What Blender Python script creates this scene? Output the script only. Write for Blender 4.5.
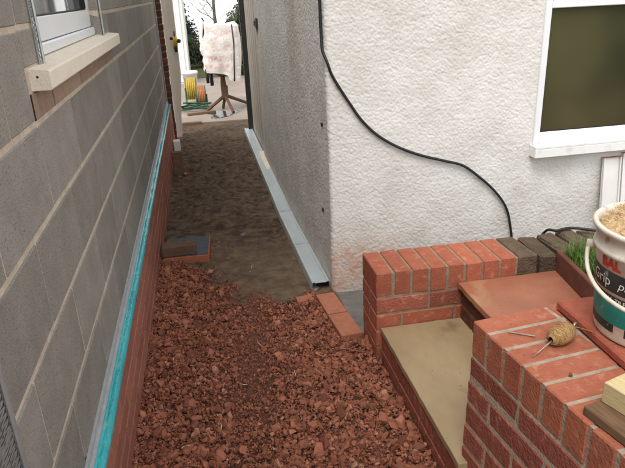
import bpy, bmesh, math, random
import numpy as np
from mathutils import Vector, Matrix

for o in list(bpy.data.objects):
    bpy.data.objects.remove(o)
S = bpy.context.scene
COL = S.collection
R = math.radians
random.seed(7)
rng = np.random.RandomState(11)

# ------------------------------------------------------------------ camera
PITCH, YAW, ROLL, CAMH = 0.3842, 0.1694, -0.0447, 1.5822
cd = bpy.data.cameras.new('camera')
cam = bpy.data.objects.new('camera', cd)
COL.objects.link(cam)
cd.sensor_width = 36.0
cd.lens = 603.73 / 625 * 36.0
cd.clip_start = 0.02
cd.clip_end = 2000
_f = Vector((math.sin(YAW) * math.cos(PITCH), math.cos(YAW) * math.cos(PITCH), -math.sin(PITCH)))
_r = Vector((math.cos(YAW), -math.sin(YAW), 0))
_u = _r.cross(_f)
_r2 = math.cos(ROLL) * _r + math.sin(ROLL) * _u
_u2 = -math.sin(ROLL) * _r + math.cos(ROLL) * _u
cam.matrix_world = Matrix(((_r2.x, _u2.x, -_f.x, 0), (_r2.y, _u2.y, -_f.y, 0), (_r2.z, _u2.z, -_f.z, CAMH), (0, 0, 0, 1)))
S.camera = cam

# ------------------------------------------------------------------ light (overcast)
SUN_EL, SUN_AZ = R(60), R(213)          # azimuth measured from +Y towards +X
w = bpy.data.worlds.new('World')
S.world = w
w.use_nodes = True
wn, wl = w.node_tree.nodes, w.node_tree.links
wn.clear()
sky = wn.new('ShaderNodeTexSky')
sky.sky_type = 'NISHITA'
sky.sun_disc = False
sky.sun_elevation = SUN_EL
sky.sun_rotation = SUN_AZ
sky.dust_density = 1.5
hs = wn.new('ShaderNodeHueSaturation')
hs.inputs['Saturation'].default_value = 0.0
bg = wn.new('ShaderNodeBackground')
bg.inputs['Strength'].default_value = 0.15
wo = wn.new('ShaderNodeOutputWorld')
tcw = wn.new('ShaderNodeTexCoord'); vmx = wn.new('ShaderNodeVectorMath'); vmx.operation = 'MAXIMUM'
vmx.inputs[1].default_value = (-2, -2, .10)
wl.new(tcw.outputs['Generated'], vmx.inputs[0]); wl.new(vmx.outputs[0], sky.inputs['Vector'])
wl.new(sky.outputs[0], hs.inputs['Color'])
wl.new(hs.outputs[0], bg.inputs[0])
wl.new(bg.outputs[0], wo.inputs[0])
sd = bpy.data.lights.new('sun', 'SUN')
sd.energy = 0.75
sd.angle = R(25)
sd.color = (1.0, 0.94, 0.85)
sun = bpy.data.objects.new('sun', sd)
COL.objects.link(sun)
sdir = Vector((math.sin(SUN_AZ) * math.cos(SUN_EL), math.cos(SUN_AZ) * math.cos(SUN_EL), math.sin(SUN_EL)))
sun.rotation_euler = sdir.to_track_quat('Z', 'Y').to_euler()
sun.location = sdir * 30
S.view_settings.view_transform = 'Standard'
S.view_settings.look = 'None'
S.view_settings.gamma = 1
S.view_settings.exposure = 1.18
S.render.engine = 'CYCLES'
S.cycles.max_bounces = 8
S.cycles.diffuse_bounces = 5

# ------------------------------------------------------------------ materials
def mat(name, col, rough=0.85, col2=None, scale=20.0, bump=0.0, bscale=80.0, rnd=0.12, spec=0.35,
        metal=0.0, spots=None, sscale=60.0, sthr=0.6, stretch=None, detail=5.0, lo=0.3, hi=0.7, bdist=0.004):
    """noise blend of two colours + per-object tint + optional speckle + bump"""
    m = bpy.data.materials.new(name)
    m.use_nodes = True
    n, l = m.node_tree.nodes, m.node_tree.links
    b = n['Principled BSDF']
    b.inputs['Roughness'].default_value = rough
    b.inputs['Metallic'].default_value = metal
    b.inputs['Specular IOR Level'].default_value = spec
    tc = n.new('ShaderNodeTexCoord')
    oi = n.new('ShaderNodeObjectInfo')
    mul = n.new('ShaderNodeVectorMath'); mul.operation = 'MULTIPLY_ADD'
    cb = n.new('ShaderNodeCombineXYZ')
    for i in range(3):
        l.new(oi.outputs['Random'], cb.inputs[i])
    l.new(cb.outputs[0], mul.inputs[0]); mul.inputs[1].default_value = (37.1, 19.7, 53.3)
    l.new(tc.outputs['Object'], mul.inputs[2])
    vec = mul.outputs[0]
    if stretch:
        sv = n.new('ShaderNodeVectorMath'); sv.operation = 'MULTIPLY'
        l.new(vec, sv.inputs[0]); sv.inputs[1].default_value = stretch
        vec = sv.outputs[0]
    nz = n.new('ShaderNodeTexNoise')
    nz.inputs['Scale'].default_value = scale
    nz.inputs['Detail'].default_value = detail
    nz.inputs['Roughness'].default_value = 0.62
    l.new(vec, nz.inputs['Vector'])
    rp = n.new('ShaderNodeValToRGB')
    rp.color_ramp.elements[0].position = lo
    rp.color_ramp.elements[1].position = hi
    c2 = col2 or tuple(c * 0.72 for c in col)
    rp.color_ramp.elements[0].color = (*c2, 1)
    rp.color_ramp.elements[1].color = (*col, 1)
    l.new(nz.outputs['Fac'], rp.inputs[0])
    out = rp.outputs[0]
    if spots:
        sn = n.new('ShaderNodeTexNoise')
        sn.inputs['Scale'].default_value = sscale; sn.inputs['Detail'].default_value = 4
        l.new(vec, sn.inputs['Vector'])
        sr = n.new('ShaderNodeValToRGB')
        sr.color_ramp.elements[0].position = sthr; sr.color_ramp.elements[1].position = min(1, sthr + 0.12)
        l.new(sn.outputs['Fac'], sr.inputs[0])
        mx = n.new('ShaderNodeMix'); mx.data_type = 'RGBA'
        l.new(sr.outputs[0], mx.inputs[0]); l.new(out, mx.inputs[6]); mx.inputs[7].default_value = (*spots, 1)
        out = mx.outputs[2]
    if rnd:
        hv = n.new('ShaderNodeHueSaturation')
        mr = n.new('ShaderNodeMapRange')
        mr.inputs[3].default_value = 1 - rnd; mr.inputs[4].default_value = 1 + rnd
        l.new(oi.outputs['Random'], mr.inputs[0]); l.new(mr.outputs[0], hv.inputs['Value'])
        l.new(out, hv.inputs['Color'])
        out = hv.outputs[0]
    l.new(out, b.inputs['Base Color'])
    if bump:
        bn = n.new('ShaderNodeTexNoise')
        bn.inputs['Scale'].default_value = bscale; bn.inputs['Detail'].default_value = 5
        l.new(vec, bn.inputs['Vector'])
        bp = n.new('ShaderNodeBump')
        bp.inputs['Strength'].default_value = bump
        bp.inputs['Distance'].default_value = bdist
        l.new(bn.outputs['Fac'], bp.inputs['Height'])
        l.new(bp.outputs[0], b.inputs['Normal'])
    return m

M = {}
M['block'] = mat('block', (.31, .290, .262), .95, (.24, .223, .20), 9, .8, 230, .13, .15, spots=(.175, .162, .145), sscale=170, sthr=.56)
M['block_mortar'] = mat('block_mortar', (.62, .53, .43), .95, (.44, .37, .30), 22, .8, 120, 0, .15)
M['plinth'] = mat('plinth', (.36, .15, .108), .85, (.28, .108, .078), 30, .6, 150, .14, .25)
M['plinth_mortar'] = mat('plinth_mortar', (.42, .20, .15), .95, (.32, .14, .10), 30, .6, 120, 0, .15)
M['brick'] = mat('brick', (.41, .130, .075), .82, (.32, .092, .054), 26, .75, 170, .17, .25, spots=(.47, .19, .115), sscale=36, sthr=.58)
M['rustic'] = mat('rustic', (.36, .118, .080), .88, (.275, .085, .059), 34, 1.0, 120, .18, .2, spots=(.43, .185, .135), sscale=34, sthr=.58, bdist=.006)
M['copn'] = mat('coping_near', (.42, .145, .086), .85, (.33, .102, .062), 30, .8, 150, .10, .22, spots=(.45, .19, .12), sscale=40, sthr=.58)
M['oldbrick'] = mat('oldbrick', (.15, .105, .075), .95, (.085, .062, .046), 24, 1.0, 90, .2, .15, spots=(.12, .12, .05), sscale=30, sthr=.6, bdist=.008)
M['darkbrick'] = mat('darkbrick', (.17, .062, .046), .9, (.09, .036, .028), 26, .9, 100, .2, .2)
M['mortar'] = mat('mortar', (.34, .265, .19), .95, (.20, .155, .11), 28, .8, 140, 0, .15)
M['mortar_pale'] = mat('mortar_pale', (.50, .405, .315), .95, (.30, .24, .185), 30, .9, 140, 0, .15)
M['buff'] = mat('buff_stone', (.37, .275, .160), .42, (.26, .19, .108), 6, .6, 60, 0, .4, spots=(.19, .135, .08), sscale=7, sthr=.66, stretch=(1, .5, 1), bdist=.003, detail=9)
M['redstone'] = mat('red_stone', (.36, .145, .083), .42, (.265, .102, .062), 6, .6, 60, 0, .4, spots=(.40, .23, .13), sscale=4, sthr=.56, bdist=.003, detail=9)
M['upvc'] = mat('upvc', (.80, .82, .85), .3, (.77, .79, .82), 4, 0, 10, 0, .5)
M['upvc_dirty'] = mat('upvc_dirty', (.80, .81, .80), .4, (.62, .59, .54), 16, 0, 10, 0, .45, lo=.2, hi=.45)
M['stone_sill'] = mat('stone_sill', (.80, .74, .64), .85, (.74, .66, .55), 18, .5, 140, 0, .3, spots=(.4, .33, .26), sscale=40, sthr=.7)
M['galv'] = mat('galvanised', (.55, .58, .60), .42, (.42, .45, .47), 16, .25, 60, 0, .5, metal=.75)
M['zinc'] = mat('zinc_channel', (.66, .73, .76), .42, (.54, .61, .64), 9, .3, 25, 0, .5, metal=.35, stretch=(1, .35, 1))
M['cyan'] = mat('cyan_film', (.035, .44, .48), .2, (.015, .31, .36), 9, .6, 40, 0, .6, spots=(.20, .52, .40), sscale=22, sthr=.64, bdist=.01, stretch=(1, .5, 1))  # pale green spots are glints painted into the film colour
M['grey_bead'] = mat('grey_bead', (.42, .43, .45), .6, (.33, .34, .36), 30, .3, 90, 0, .4)
M['black'] = mat('black_rubber', (.012, .012, .013), .5, (.02, .02, .02), 30, 0, 10, 0, .4)
M['blackpaint'] = mat('black_paint', (.018, .018, .017), .5, (.03, .028, .025), 20, .3, 60, 0, .4)
M['cream'] = mat('cream_paint', (.66, .61, .54), .7, (.54, .48, .41), 9, .4, 60, 0, .35, stretch=(1, 1, .2))
M['whitewall'] = mat('white_wall', (.82, .82, .80), .7, (.74, .74, .72), 3, .2, 60, 0, .3)
M['board'] = mat('white_board', (.78, .77, .76), .4, (.70, .68, .66), 8, 0, 10, 0, .45, spots=(.4, .34, .28), sscale=34, sthr=.72)
M['slate'] = mat('slate_top', (.085, .10, .125), .75, (.055, .065, .085), 40, .6, 160, 0, .35)
M['terracotta'] = mat('terracotta', (.42, .15, .075), .85, (.33, .11, .055), 30, .5, 120, .05, .3)
M['brownbrick'] = mat('brown_brick', (.19, .115, .08), .9, (.13, .08, .055), 30, .7, 120, .15, .25)
M['sillbrick'] = mat('sill_brick', (.37, .27, .205), .9, (.28, .2, .15), 30, .7, 120, .12, .25)
M['pinkbrick'] = mat('pink_brick', (.42, .165, .10), .85, (.33, .12, .072), 30, .6, 130, .08, .28)
M['tile'] = mat('red_tile', (.42, .12, .075), .8, (.31, .08, .05), 30, .9, 120, 0, .3)
M['trough'] = mat('trough', (.17, .066, .045), .75, (.11, .042, .03), 16, .5, 80, 0, .3)
M['soil'] = mat('soil', (.05, .036, .024), .98, (.03, .02, .014), 40, 1, 60, 0, .1, bdist=.02)
M['twine'] = mat('twine', (.47, .30, .135), .95, (.30, .175, .07), 160, .5, 300, .08, .2)
M['steel'] = mat('steel', (.45, .43, .40), .45, (.25, .2, .16), 60, .3, 90, 0, .5, metal=.8)
M['timber_pale'] = mat('timber_pale', (.66, .54, .31), .75, (.50, .38, .19), 30, .4, 90, 0, .3, stretch=(6, .6, 6))
M['timber_dark'] = mat('timber_dark', (.22, .13, .075), .85, (.12, .07, .04), 24, .6, 90, 0, .25, stretch=(6, .6, 6))
M['tub'] = mat('tub_plastic', (.76, .72, .65), .5, (.60, .53, .43), 14, .4, 60, 0, .35, spots=(.40, .31, .22), sscale=30, sthr=.6)
M['tub_black'] = mat('tub_black', (.02, .02, .022), .5, (.05, .048, .045), 20, 0, 10, 0, .4, spots=(.3, .27, .24), sscale=38, sthr=.62)
M['tub_teal'] = mat('tub_teal', (.01, .26, .23), .45, (.008, .2, .18), 12, 0, 10, 0, .4, spots=(.3, .36, .32), sscale=44, sthr=.62)
M['print_white'] = mat('print_white', (.8, .8, .78), .5, (.7, .7, .68), 20, 0, 10, 0, .4)
M['print_red'] = mat('print_red', (.62, .03, .025), .5, (.5, .02, .02), 20, 0, 10, 0, .4)
M['sawdust'] = mat('sawdust', (.66, .49, .30), .95, (.50, .34, .19), 60, .8, 150, 0, .15)
M['strand'] = mat('strand', (.74, .57, .36), .9, (.58, .41, .24), 40, 0, 10, 0, .2)
M['grass'] = mat('grass_blades', (.13, .24, .045), .6, (.07, .14, .025), 12, 0, 10, 0, .3, spots=(.36, .34, .13), sscale=30, sthr=.62)
M['bag'] = mat('bag_white', (.84, .80, .77), .6, (.78, .70, .67), 4, .5, 9, 0, .35, bdist=.05)
def bag_mat(m):
    n, l = m.node_tree.nodes, m.node_tree.links
    b = n['Principled BSDF']; src = b.inputs['Base Color'].links[0].from_socket
    tc = n.new('ShaderNodeTexCoord'); sp = n.new('ShaderNodeSeparateXYZ'); l.new(tc.outputs['Object'], sp.inputs[0])
    rp = n.new('ShaderNodeValToRGB'); rp.color_ramp.interpolation = 'CONSTANT'; e = rp.color_ramp.elements
    e[0].position = 0; e[0].color = (0, 0, 0, 1); e[1].position = .14; e[1].color = (.8, .8, .8, 1)
    for p, v in ((.20, 0), (.235, 1), (.31, 0), (.375, .55), (.40, 0), (.43, .55), (.455, 0), (.52, .8), (.57, 0), (.60, .9), (.655, 0)):
        x = e.new(p); x.color = (v, v, v, 1)
    l.new(sp.outputs[2], rp.inputs[0])
    mp = n.new('ShaderNodeVectorMath'); mp.operation = 'MULTIPLY'; mp.inputs[1].default_value = (34, 34, 9); l.new(tc.outputs['Object'], mp.inputs[0])
    nz = n.new('ShaderNodeTexNoise'); nz.inputs['Scale'].default_value = 1.0; nz.inputs['Detail'].default_value = 3; l.new(mp.outputs[0], nz.inputs[0])
    r2 = n.new('ShaderNodeValToRGB'); r2.color_ramp.elements[0].position = .50; r2.color_ramp.elements[1].position = .55; l.new(nz.outputs[0], r2.inputs[0])
    r3 = n.new('ShaderNodeMapRange'); r3.inputs[1].default_value = -.14; r3.inputs[2].default_value = -.10; l.new(sp.outputs[0], r3.inputs[0])
    r4 = n.new('ShaderNodeMapRange'); r4.inputs[1].default_value = .18; r4.inputs[2].default_value = .12; l.new(sp.outputs[0], r4.inputs[0])
    f = rp.outputs[0]
    for q in (r2.outputs[0], r4.outputs[0]):
        mm = n.new('ShaderNodeMath'); mm.operation = 'MULTIPLY'; l.new(f, mm.inputs[0]); l.new(q, mm.inputs[1]); f = mm.outputs[0]
    m5 = n.new('ShaderNodeMath'); m5.operation = 'MULTIPLY'; m5.inputs[1].default_value = .42; l.new(f, m5.inputs[0])
    mx = n.new('ShaderNodeMix'); mx.data_type = 'RGBA'; l.new(m5.outputs[0], mx.inputs[0]); l.new(src, mx.inputs[6]); mx.inputs[7].default_value = (.72, .16, .15, 1)
    l.new(mx.outputs[2], b.inputs['Base Color'])
bag_mat(M['bag'])
M['rust'] = mat('rusty_steel', (.16, .085, .05), .85, (.10, .06, .04), 24, .6, 60, 0, .3)
M['hose_yellow'] = mat('hose_yellow', (.50, .36, .04), .5, (.36, .25, .03), 20, 0, 10, 0, .4)
M['hose_orange'] = mat('hose_orange', (.42, .17, .06), .5, (.3, .12, .04), 20, 0, 10, 0, .4)
M['green_plastic'] = mat('green_plastic', (.02, .10, .05), .5, (.015, .07, .035), 20, 0, 10, 0, .4)
M['bark'] = mat('bark', (.20, .185, .15), .95, (.14, .13, .10), 12, .6, 30, 0, .15)
M['leaf_dark'] = mat('leaf_dark', (.075, .10, .062), .7, (.045, .062, .038), 2.5, 0, 10, 0, .3)  # leaf colour greyed to paint in the haze of distance
M['leaf_mid'] = mat('leaf_mid', (.115, .14, .085), .7, (.07, .09, .05), 2.5, 0, 10, 0, .3)  # greyed green too, misty air mixed into the leaf colour
M['patio'] = mat('patio_paving', (.36, .295, .25), .5, (.24, .19, .16), 2.2, .3, 30, 0, .45)
M['lawn'] = mat('lawn', (.16, .19, .06), .95, (.10, .12, .04), 1.5, .8, 8, 0, .15, bdist=.03)
M['concrete'] = mat('concrete', (.23, .21, .19), .9, (.16, .145, .13), 12, .6, 80, 0, .2)
M['yellow'] = mat('yellow_plastic', (.65, .45, .04), .5, (.55, .36, .03), 20, 0, 10, 0, .4)
M['splinter'] = mat('splinter', (.72, .60, .42), .8, (.6, .48, .32), 40, 0, 10, .1, .2)
M['puddle'] = mat('puddle', (.06, .05, .045), .12, (.05, .04, .035), 2, 0, 10, 0, .6)

def add_nodes_glass():
    m = bpy.data.materials.new('window_glass'); m.use_nodes = True
    n, l = m.node_tree.nodes, m.node_tree.links
    b = n['Principled BSDF']
    b.inputs['Roughness'].default_value = .06
    b.inputs['Specular IOR Level'].default_value = .5
    tc = n.new('ShaderNodeTexCoord')
    nz = n.new('ShaderNodeTexNoise'); nz.inputs['Scale'].default_value = 1.7; nz.inputs['Detail'].default_value = 2
    rp = n.new('ShaderNodeValToRGB')
    e = rp.color_ramp.elements
    e[0].position = .3; e[0].color = (.028, .028, .015, 1)
    e[1].position = .72; e[1].color = (.085, .078, .036, 1)
    l.new(tc.outputs['Object'], nz.inputs[0]); l.new(nz.outputs[0], rp.inputs[0]); l.new(rp.outputs[0], b.inputs['Base Color'])
    m2 = m.copy(); m2.name = 'clear_glass'
    b2 = m2.node_tree.nodes['Principled BSDF']
    b2.inputs['Roughness'].default_value = .03
    r2 = [x for x in m2.node_tree.nodes if x.type == 'VALTORGB'][0].color_ramp.elements
    r2[0].color = (.10, .11, .12, 1); r2[1].color = (.26, .27, .28, 1)
    nn = [x for x in m2.node_tree.nodes if x.type == 'TEX_NOISE'][0]
    mp = m2.node_tree.nodes.new('ShaderNodeVectorMath'); mp.operation = 'MULTIPLY'; mp.inputs[1].default_value = (1, 6, .3)
    t2 = [x for x in m2.node_tree.nodes if x.type == 'TEX_COORD'][0]
    m2.node_tree.links.new(t2.outputs['Object'], mp.inputs[0]); m2.node_tree.links.new(mp.outputs[0], nn.inputs[0])
    return m, m2
M['glass'], M['glass_clear'] = add_nodes_glass()

def render_mat():
    """off-white roughcast with brick-dust stain low at the corner and grime on the passage side"""
    m = bpy.data.materials.new('roughcast'); m.use_nodes = True
    n, l = m.node_tree.nodes, m.node_tree.links
    b = n['Principled BSDF']; b.inputs['Roughness'].default_value = .93; b.inputs['Specular IOR Level'].default_value = .2
    tc = n.new('ShaderNodeTexCoord')
    nz = n.new('ShaderNodeTexNoise'); nz.inputs['Scale'].default_value = 6; nz.inputs['Detail'].default_value = 6
    l.new(tc.outputs['Object'], nz.inputs[0])
    rp = n.new('ShaderNodeValToRGB'); e = rp.color_ramp.elements
    e[0].position = .25; e[0].color = (.60, .58, .545, 1); e[1].position = .62; e[1].color = (.71, .70, .68, 1)
    l.new(nz.outputs[0], rp.inputs[0])
    col = rp.outputs[0]
    for an, c, k in (('grime', (.40, .33, .26), .75), ('dust', (.58, .30, .19), .72)):
        at = n.new('ShaderNodeAttribute'); at.attribute_name = an
        n2 = n.new('ShaderNodeTexNoise'); n2.inputs['Scale'].default_value = 45; n2.inputs['Detail'].default_value = 4
        l.new(tc.outputs['Object'], n2.inputs[0])
        mm = n.new('ShaderNodeMath'); mm.operation = 'MULTIPLY'
        mr = n.new('ShaderNodeMapRange'); mr.inputs[1].default_value = .3; mr.inputs[2].default_value = .7; mr.inputs[3].default_value = .35; mr.inputs[4].default_value = 1.25
        l.new(n2.outputs[0], mr.inputs[0]); l.new(at.outputs['Fac'], mm.inputs[0]); l.new(mr.outputs[0], mm.inputs[1])
        m3 = n.new('ShaderNodeMath'); m3.operation = 'MULTIPLY'; m3.use_clamp = True; m3.inputs[1].default_value = k
        l.new(mm.outputs[0], m3.inputs[0])
        mx = n.new('ShaderNodeMix'); mx.data_type = 'RGBA'
        l.new(m3.outputs[0], mx.inputs[0]); l.new(col, mx.inputs[6]); mx.inputs[7].default_value = (*c, 1)
        col = mx.outputs[2]
    l.new(col, b.inputs['Base Color'])
    bn = n.new('ShaderNodeTexNoise'); bn.inputs['Scale'].default_value = 260; bn.inputs['Detail'].default_value = 3
    l.new(tc.outputs['Object'], bn.inputs[0])
    bp = n.new('ShaderNodeBump'); bp.inputs['Strength'].default_value = .15; bp.inputs['Distance'].default_value = .002
    l.new(bn.outputs[0], bp.inputs['Height']); l.new(bp.outputs[0], b.inputs['Normal'])
    return m
M['render'] = render_mat()

def ground_mat():
    m = bpy.data.materials.new('earth'); m.use_nodes = True
    n, l = m.node_tree.nodes, m.node_tree.links
    b = n['Principled BSDF']; b.inputs['Specular IOR Level'].default_value = .4
    tc = n.new('ShaderNodeTexCoord')
    def noise(sc, det=6):
        x = n.new('ShaderNodeTexNoise'); x.inputs['Scale'].default_value = sc; x.inputs['Detail'].default_value = det
        x.inputs['Roughness'].default_value = .65
        l.new(tc.outputs['Object'], x.inputs[0]); return x.outputs[0]
    def ramp(f, a, ca, c, cc):
        r = n.new('ShaderNodeValToRGB'); e = r.color_ramp.elements
        e[0].position = a; e[0].color = (*ca, 1); e[1].position = c; e[1].color = (*cc, 1)
        l.new(f, r.inputs[0]); return r.outputs[0]
    def attr(nm):
        a = n.new('ShaderNodeAttribute'); a.attribute_name = nm; return a.outputs['Fac']
    def mix(f, a, c):
        x = n.new('ShaderNodeMix'); x.data_type = 'RGBA'
        l.new(f, x.inputs[0]); l.new(a, x.inputs[6]); l.new(c, x.inputs[7]); return x.outputs[2]
    dirt = ramp(noise(15), .38, (.044, .029, .019), .66, (.175, .117, .077))
    mud = ramp(noise(11), .34, (.085, .056, .034), .66, (.215, .148, .088))
    red = ramp(noise(60), .3, (.12, .048, .032), .7, (.22, .09, .060))
    grn = ramp(noise(3), .3, (.09, .11, .04), .7, (.15, .18, .06))
    con = ramp(noise(20), .3, (.13, .12, .11), .7, (.22, .205, .19))
    c = mix(attr('mud'), dirt, mud)
    c = mix(attr('red'), c, red)
    c = mix(attr('con'), c, con)
    c = mix(attr('lawn'), c, grn)
    l.new(c, b.inputs['Base Color'])
    rr = n.new('ShaderNodeMapRange'); rr.inputs[3].default_value = .95; rr.inputs[4].default_value = .75
    l.new(attr('mud'), rr.inputs[0]); l.new(rr.outputs[0], b.inputs['Roughness'])
    bp = n.new('ShaderNodeBump'); bp.inputs['Strength'].default_value = .8; bp.inputs['Distance'].default_value = .008
    l.new(noise(130), bp.inputs['Height']); l.new(bp.outputs[0], b.inputs['Normal'])
    return m
M['earth'] = ground_mat()

def rubble_mat():
    m = bpy.data.materials.new('red_rubble'); m.use_nodes = True
    n, l = m.node_tree.nodes, m.node_tree.links
    b = n['Principled BSDF']; b.inputs['Roughness'].default_value = .9; b.inputs['Specular IOR Level'].default_value = .25
    at = n.new('ShaderNodeAttribute'); at.attribute_name = 'tint'
    rp = n.new('ShaderNodeValToRGB'); e = rp.color_ramp.elements
    e[0].position = 0; e[0].color = (.15, .055, .034, 1); e[1].position = .97; e[1].color = (.43, .175, .105, 1)
    x = e.new(.5); x.color = (.30, .112, .067, 1)
    x = e.new(1.0); x.color = (.42, .21, .14, 1)
    tc = n.new('ShaderNodeTexCoord')
    nz = n.new('ShaderNodeTexNoise'); nz.inputs['Scale'].default_value = 70; nz.inputs['Detail'].default_value = 5
    l.new(tc.outputs['Object'], nz.inputs[0])
    mr = n.new('ShaderNodeMapRange'); mr.inputs[3].default_value = .7; mr.inputs[4].default_value = 1.25
    l.new(nz.outputs[0], mr.inputs[0])
    hv = n.new('ShaderNodeHueSaturation'); l.new(mr.outputs[0], hv.inputs['Value'])
    l.new(at.outputs['Fac'], rp.inputs[0]); l.new(rp.outputs[0], hv.inputs['Color']); l.new(hv.outputs[0], b.inputs['Base Color'])
    bn = n.new('ShaderNodeTexNoise'); bn.inputs['Scale'].default_value = 220; l.new(tc.outputs['Object'], bn.inputs[0])
    bp = n.new('ShaderNodeBump'); bp.inputs['Strength'].default_value = .6; bp.inputs['Distance'].default_value = .004
    l.new(bn.outputs[0], bp.inputs['Height']); l.new(bp.outputs[0], b.inputs['Normal'])
    return m
M['rubble'] = rubble_mat()

# ------------------------------------------------------------------ helpers
def link(name, me, material=None, parent=None, loc=(0, 0, 0), rot=(0, 0, 0)):
    o = bpy.data.objects.new(name, me)
    COL.objects.link(o)
    o.location = loc
    o.rotation_euler = rot
    if material is not None and not me.materials:
        me.materials.append(material)
    if parent is not None:
        o.parent = parent
    return o

def tag(o, label, cat=None, group=None, kind=None):
    o['label'] = label
    if cat: o['category'] = cat
    if group: o['group'] = group
    if kind: o['kind'] = kind
    return o

def empty(name, loc=(0, 0, 0), rz=0.0):
    o = bpy.data.objects.new(name, None)
    COL.objects.link(o)
    o.location = loc; o.rotation_euler = (0, 0, rz)
    o.empty_display_size = .05
    return o

class MB:
    def __init__(s): s.v, s.f = [], []
    def add(s, vs, fs):
        k = len(s.v); s.v += [tuple(v) for v in vs]; s.f += [tuple(i + k for i in f) for f in fs]; return s
    def box(s, x0, x1, y0, y1, z0, z1, mtx=None):
        vs = [(x, y, z) for z in (z0, z1) for y in (y0, y1) for x in (x0, x1)]
        if mtx: vs = [tuple(mtx @ Vector(v)) for v in vs]
        return s.add(vs, [(0, 2, 3, 1), (4, 5, 7, 6), (0, 1, 5, 4), (2, 6, 7, 3), (0, 4, 6, 2), (1, 3, 7, 5)])
    def tube(s, pts, r, n=8, cap=True):
        pts = [Vector(p) for p in pts]
        rr = r if isinstance(r, (list, tuple)) else [r] * len(pts)
        base = len(s.v); prev = None
        for i, p in enumerate(pts):
            t = (pts[min(i + 1, len(pts) - 1)] - pts[max(i - 1, 0)]).normalized()
            if prev is None:
                a = Vector((0, 0, 1)) if abs(t.z) < .9 else Vector((1, 0, 0))
                u = t.cross(a).normalized()
            else:
                u = (prev - t * prev.dot(t)).normalized()
            prev = u; v = t.cross(u)
            for k in range(n):
                an = 2 * math.pi * k / n
                s.v.append(tuple(p + (u * math.cos(an) + v * math.sin(an)) * rr[i]))
        for i in range(len(pts) - 1):
            for k in range(n):
                a = base + i * n + k; b = base + i * n + (k + 1) % n
                s.f.append((a, b, b + n, a + n))
        if cap:
            s.f.append(tuple(base + k for k in range(n))[::-1])
            s.f.append(tuple(base + (len(pts) - 1) * n + k for k in range(n)))
        return s
    def lathe(s, prof, n=48, a0=0, a1=2 * math.pi, c=(0, 0, 0)):
        full = abs(a1 - a0 - 2 * math.pi) < 1e-6
        m = n if full else n + 1
        base = len(s.v)
        for r, z in prof:
            for k in range(m):
                an = a0 + (a1 - a0) * k / n
                s.v.append((c[0] + r * math.cos(an), c[1] + r * math.sin(an), c[2] + z))
        for i in range(len(prof) - 1):
            for k in range(n):
                a = base + i * m + k; b = base + i * m + (k + 1) % m
                s.f.append((a, b, b + m, a + m))
        return s
    def mesh(s, name, smooth=False):
        me = bpy.data.meshes.new(name)
        me.from_pydata(s.v, [], s.f)
        me.update()
        if smooth: me.polygons.foreach_set('use_smooth', [True] * len(me.polygons))
        return me
    def build(s, name, material, parent=None, smooth=False, loc=(0, 0, 0), rot=(0, 0, 0), bevel=0.0):
        me = s.mesh(name, smooth)
        if bevel: bevel_mesh(me, bevel)
        return link(name, me, material, parent, loc, rot)

def bevel_mesh(me, w, seg=1):
    bm = bmesh.new(); bm.from_mesh(me)
    bmesh.ops.remove_doubles(bm, verts=bm.verts, dist=1e-6)
    bmesh.ops.bevel(bm, geom=list(bm.edges), offset=w, segments=seg, affect='EDGES', profile=.6, clamp_overlap=True)
    bm.normal_update(); bm.to_mesh(me); bm.free()

def brick_mesh(name, sx, sy, sz, seed, bev=.003, jit=.0012):
    """a bevelled, slightly irregular brick centred on its own origin"""
    r = random.Random(seed)
    bm = bmesh.new()
    bmesh.ops.create_cube(bm, size=1)
    for v in bm.verts:
        v.co = Vector((v.co.x * sx, v.co.y * sy, v.co.z * sz)) + Vector((r.uniform(-1, 1), r.uniform(-1, 1), r.uniform(-1, 1))) * jit
    bmesh.ops.bevel(bm, geom=list(bm.edges), offset=bev, segments=1, affect='EDGES', profile=.6)
    for v in bm.verts:
        v.co += Vector((r.uniform(-1, 1), r.uniform(-1, 1), r.uniform(-1, 1))) * jit * .6
    me = bpy.data.meshes.new(name)
    bm.to_mesh(me); bm.free()
    return me

_cache = {}
def brick(name, parent, material, sx, sy, sz, cx, cy, cz, rz=0.0, nvar=5, bev=.003, jit=.0008):
    key = (name, material.name, round(sx, 4), round(sy, 4), round(sz, 4))
    if key not in _cache:
        ms = [brick_mesh(name, sx, sy, sz, hash(key[2:]) % 9999 + i, bev, jit) for i in range(nvar)]
        for q in ms: q.materials.append(material)
        _cache[key] = ms
    me = random.choice(_cache[key])
    o = bpy.data.objects.new(name, me)
    COL.objects.link(o)
    o.parent = parent
    o.location = (cx, cy, cz)
    o.rotation_euler = (0, 0, rz)
    return o

def np_mesh(name, V, F, smooth=True):
    V = np.asarray(V, np.float32); F = np.asarray(F, np.int32)
    me = bpy.data.meshes.new(name)
    me.vertices.add(len(V)); me.vertices.foreach_set('co', V.ravel())
    k = F.shape[1]
    me.loops.add(len(F) * k); me.loops.foreach_set('vertex_index', F.ravel())
    me.polygons.add(len(F))
    me.polygons.foreach_set('loop_start', np.arange(0, len(F) * k, k, dtype=np.int32))
    me.polygons.foreach_set('use_smooth', np.full(len(F), smooth))
    me.update(calc_edges=True)
    return me

def attr(me, name, vals):
    a = me.attributes.new(name, 'FLOAT', 'POINT')
    a.data.foreach_set('value', np.asarray(vals, np.float32).ravel())

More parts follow.
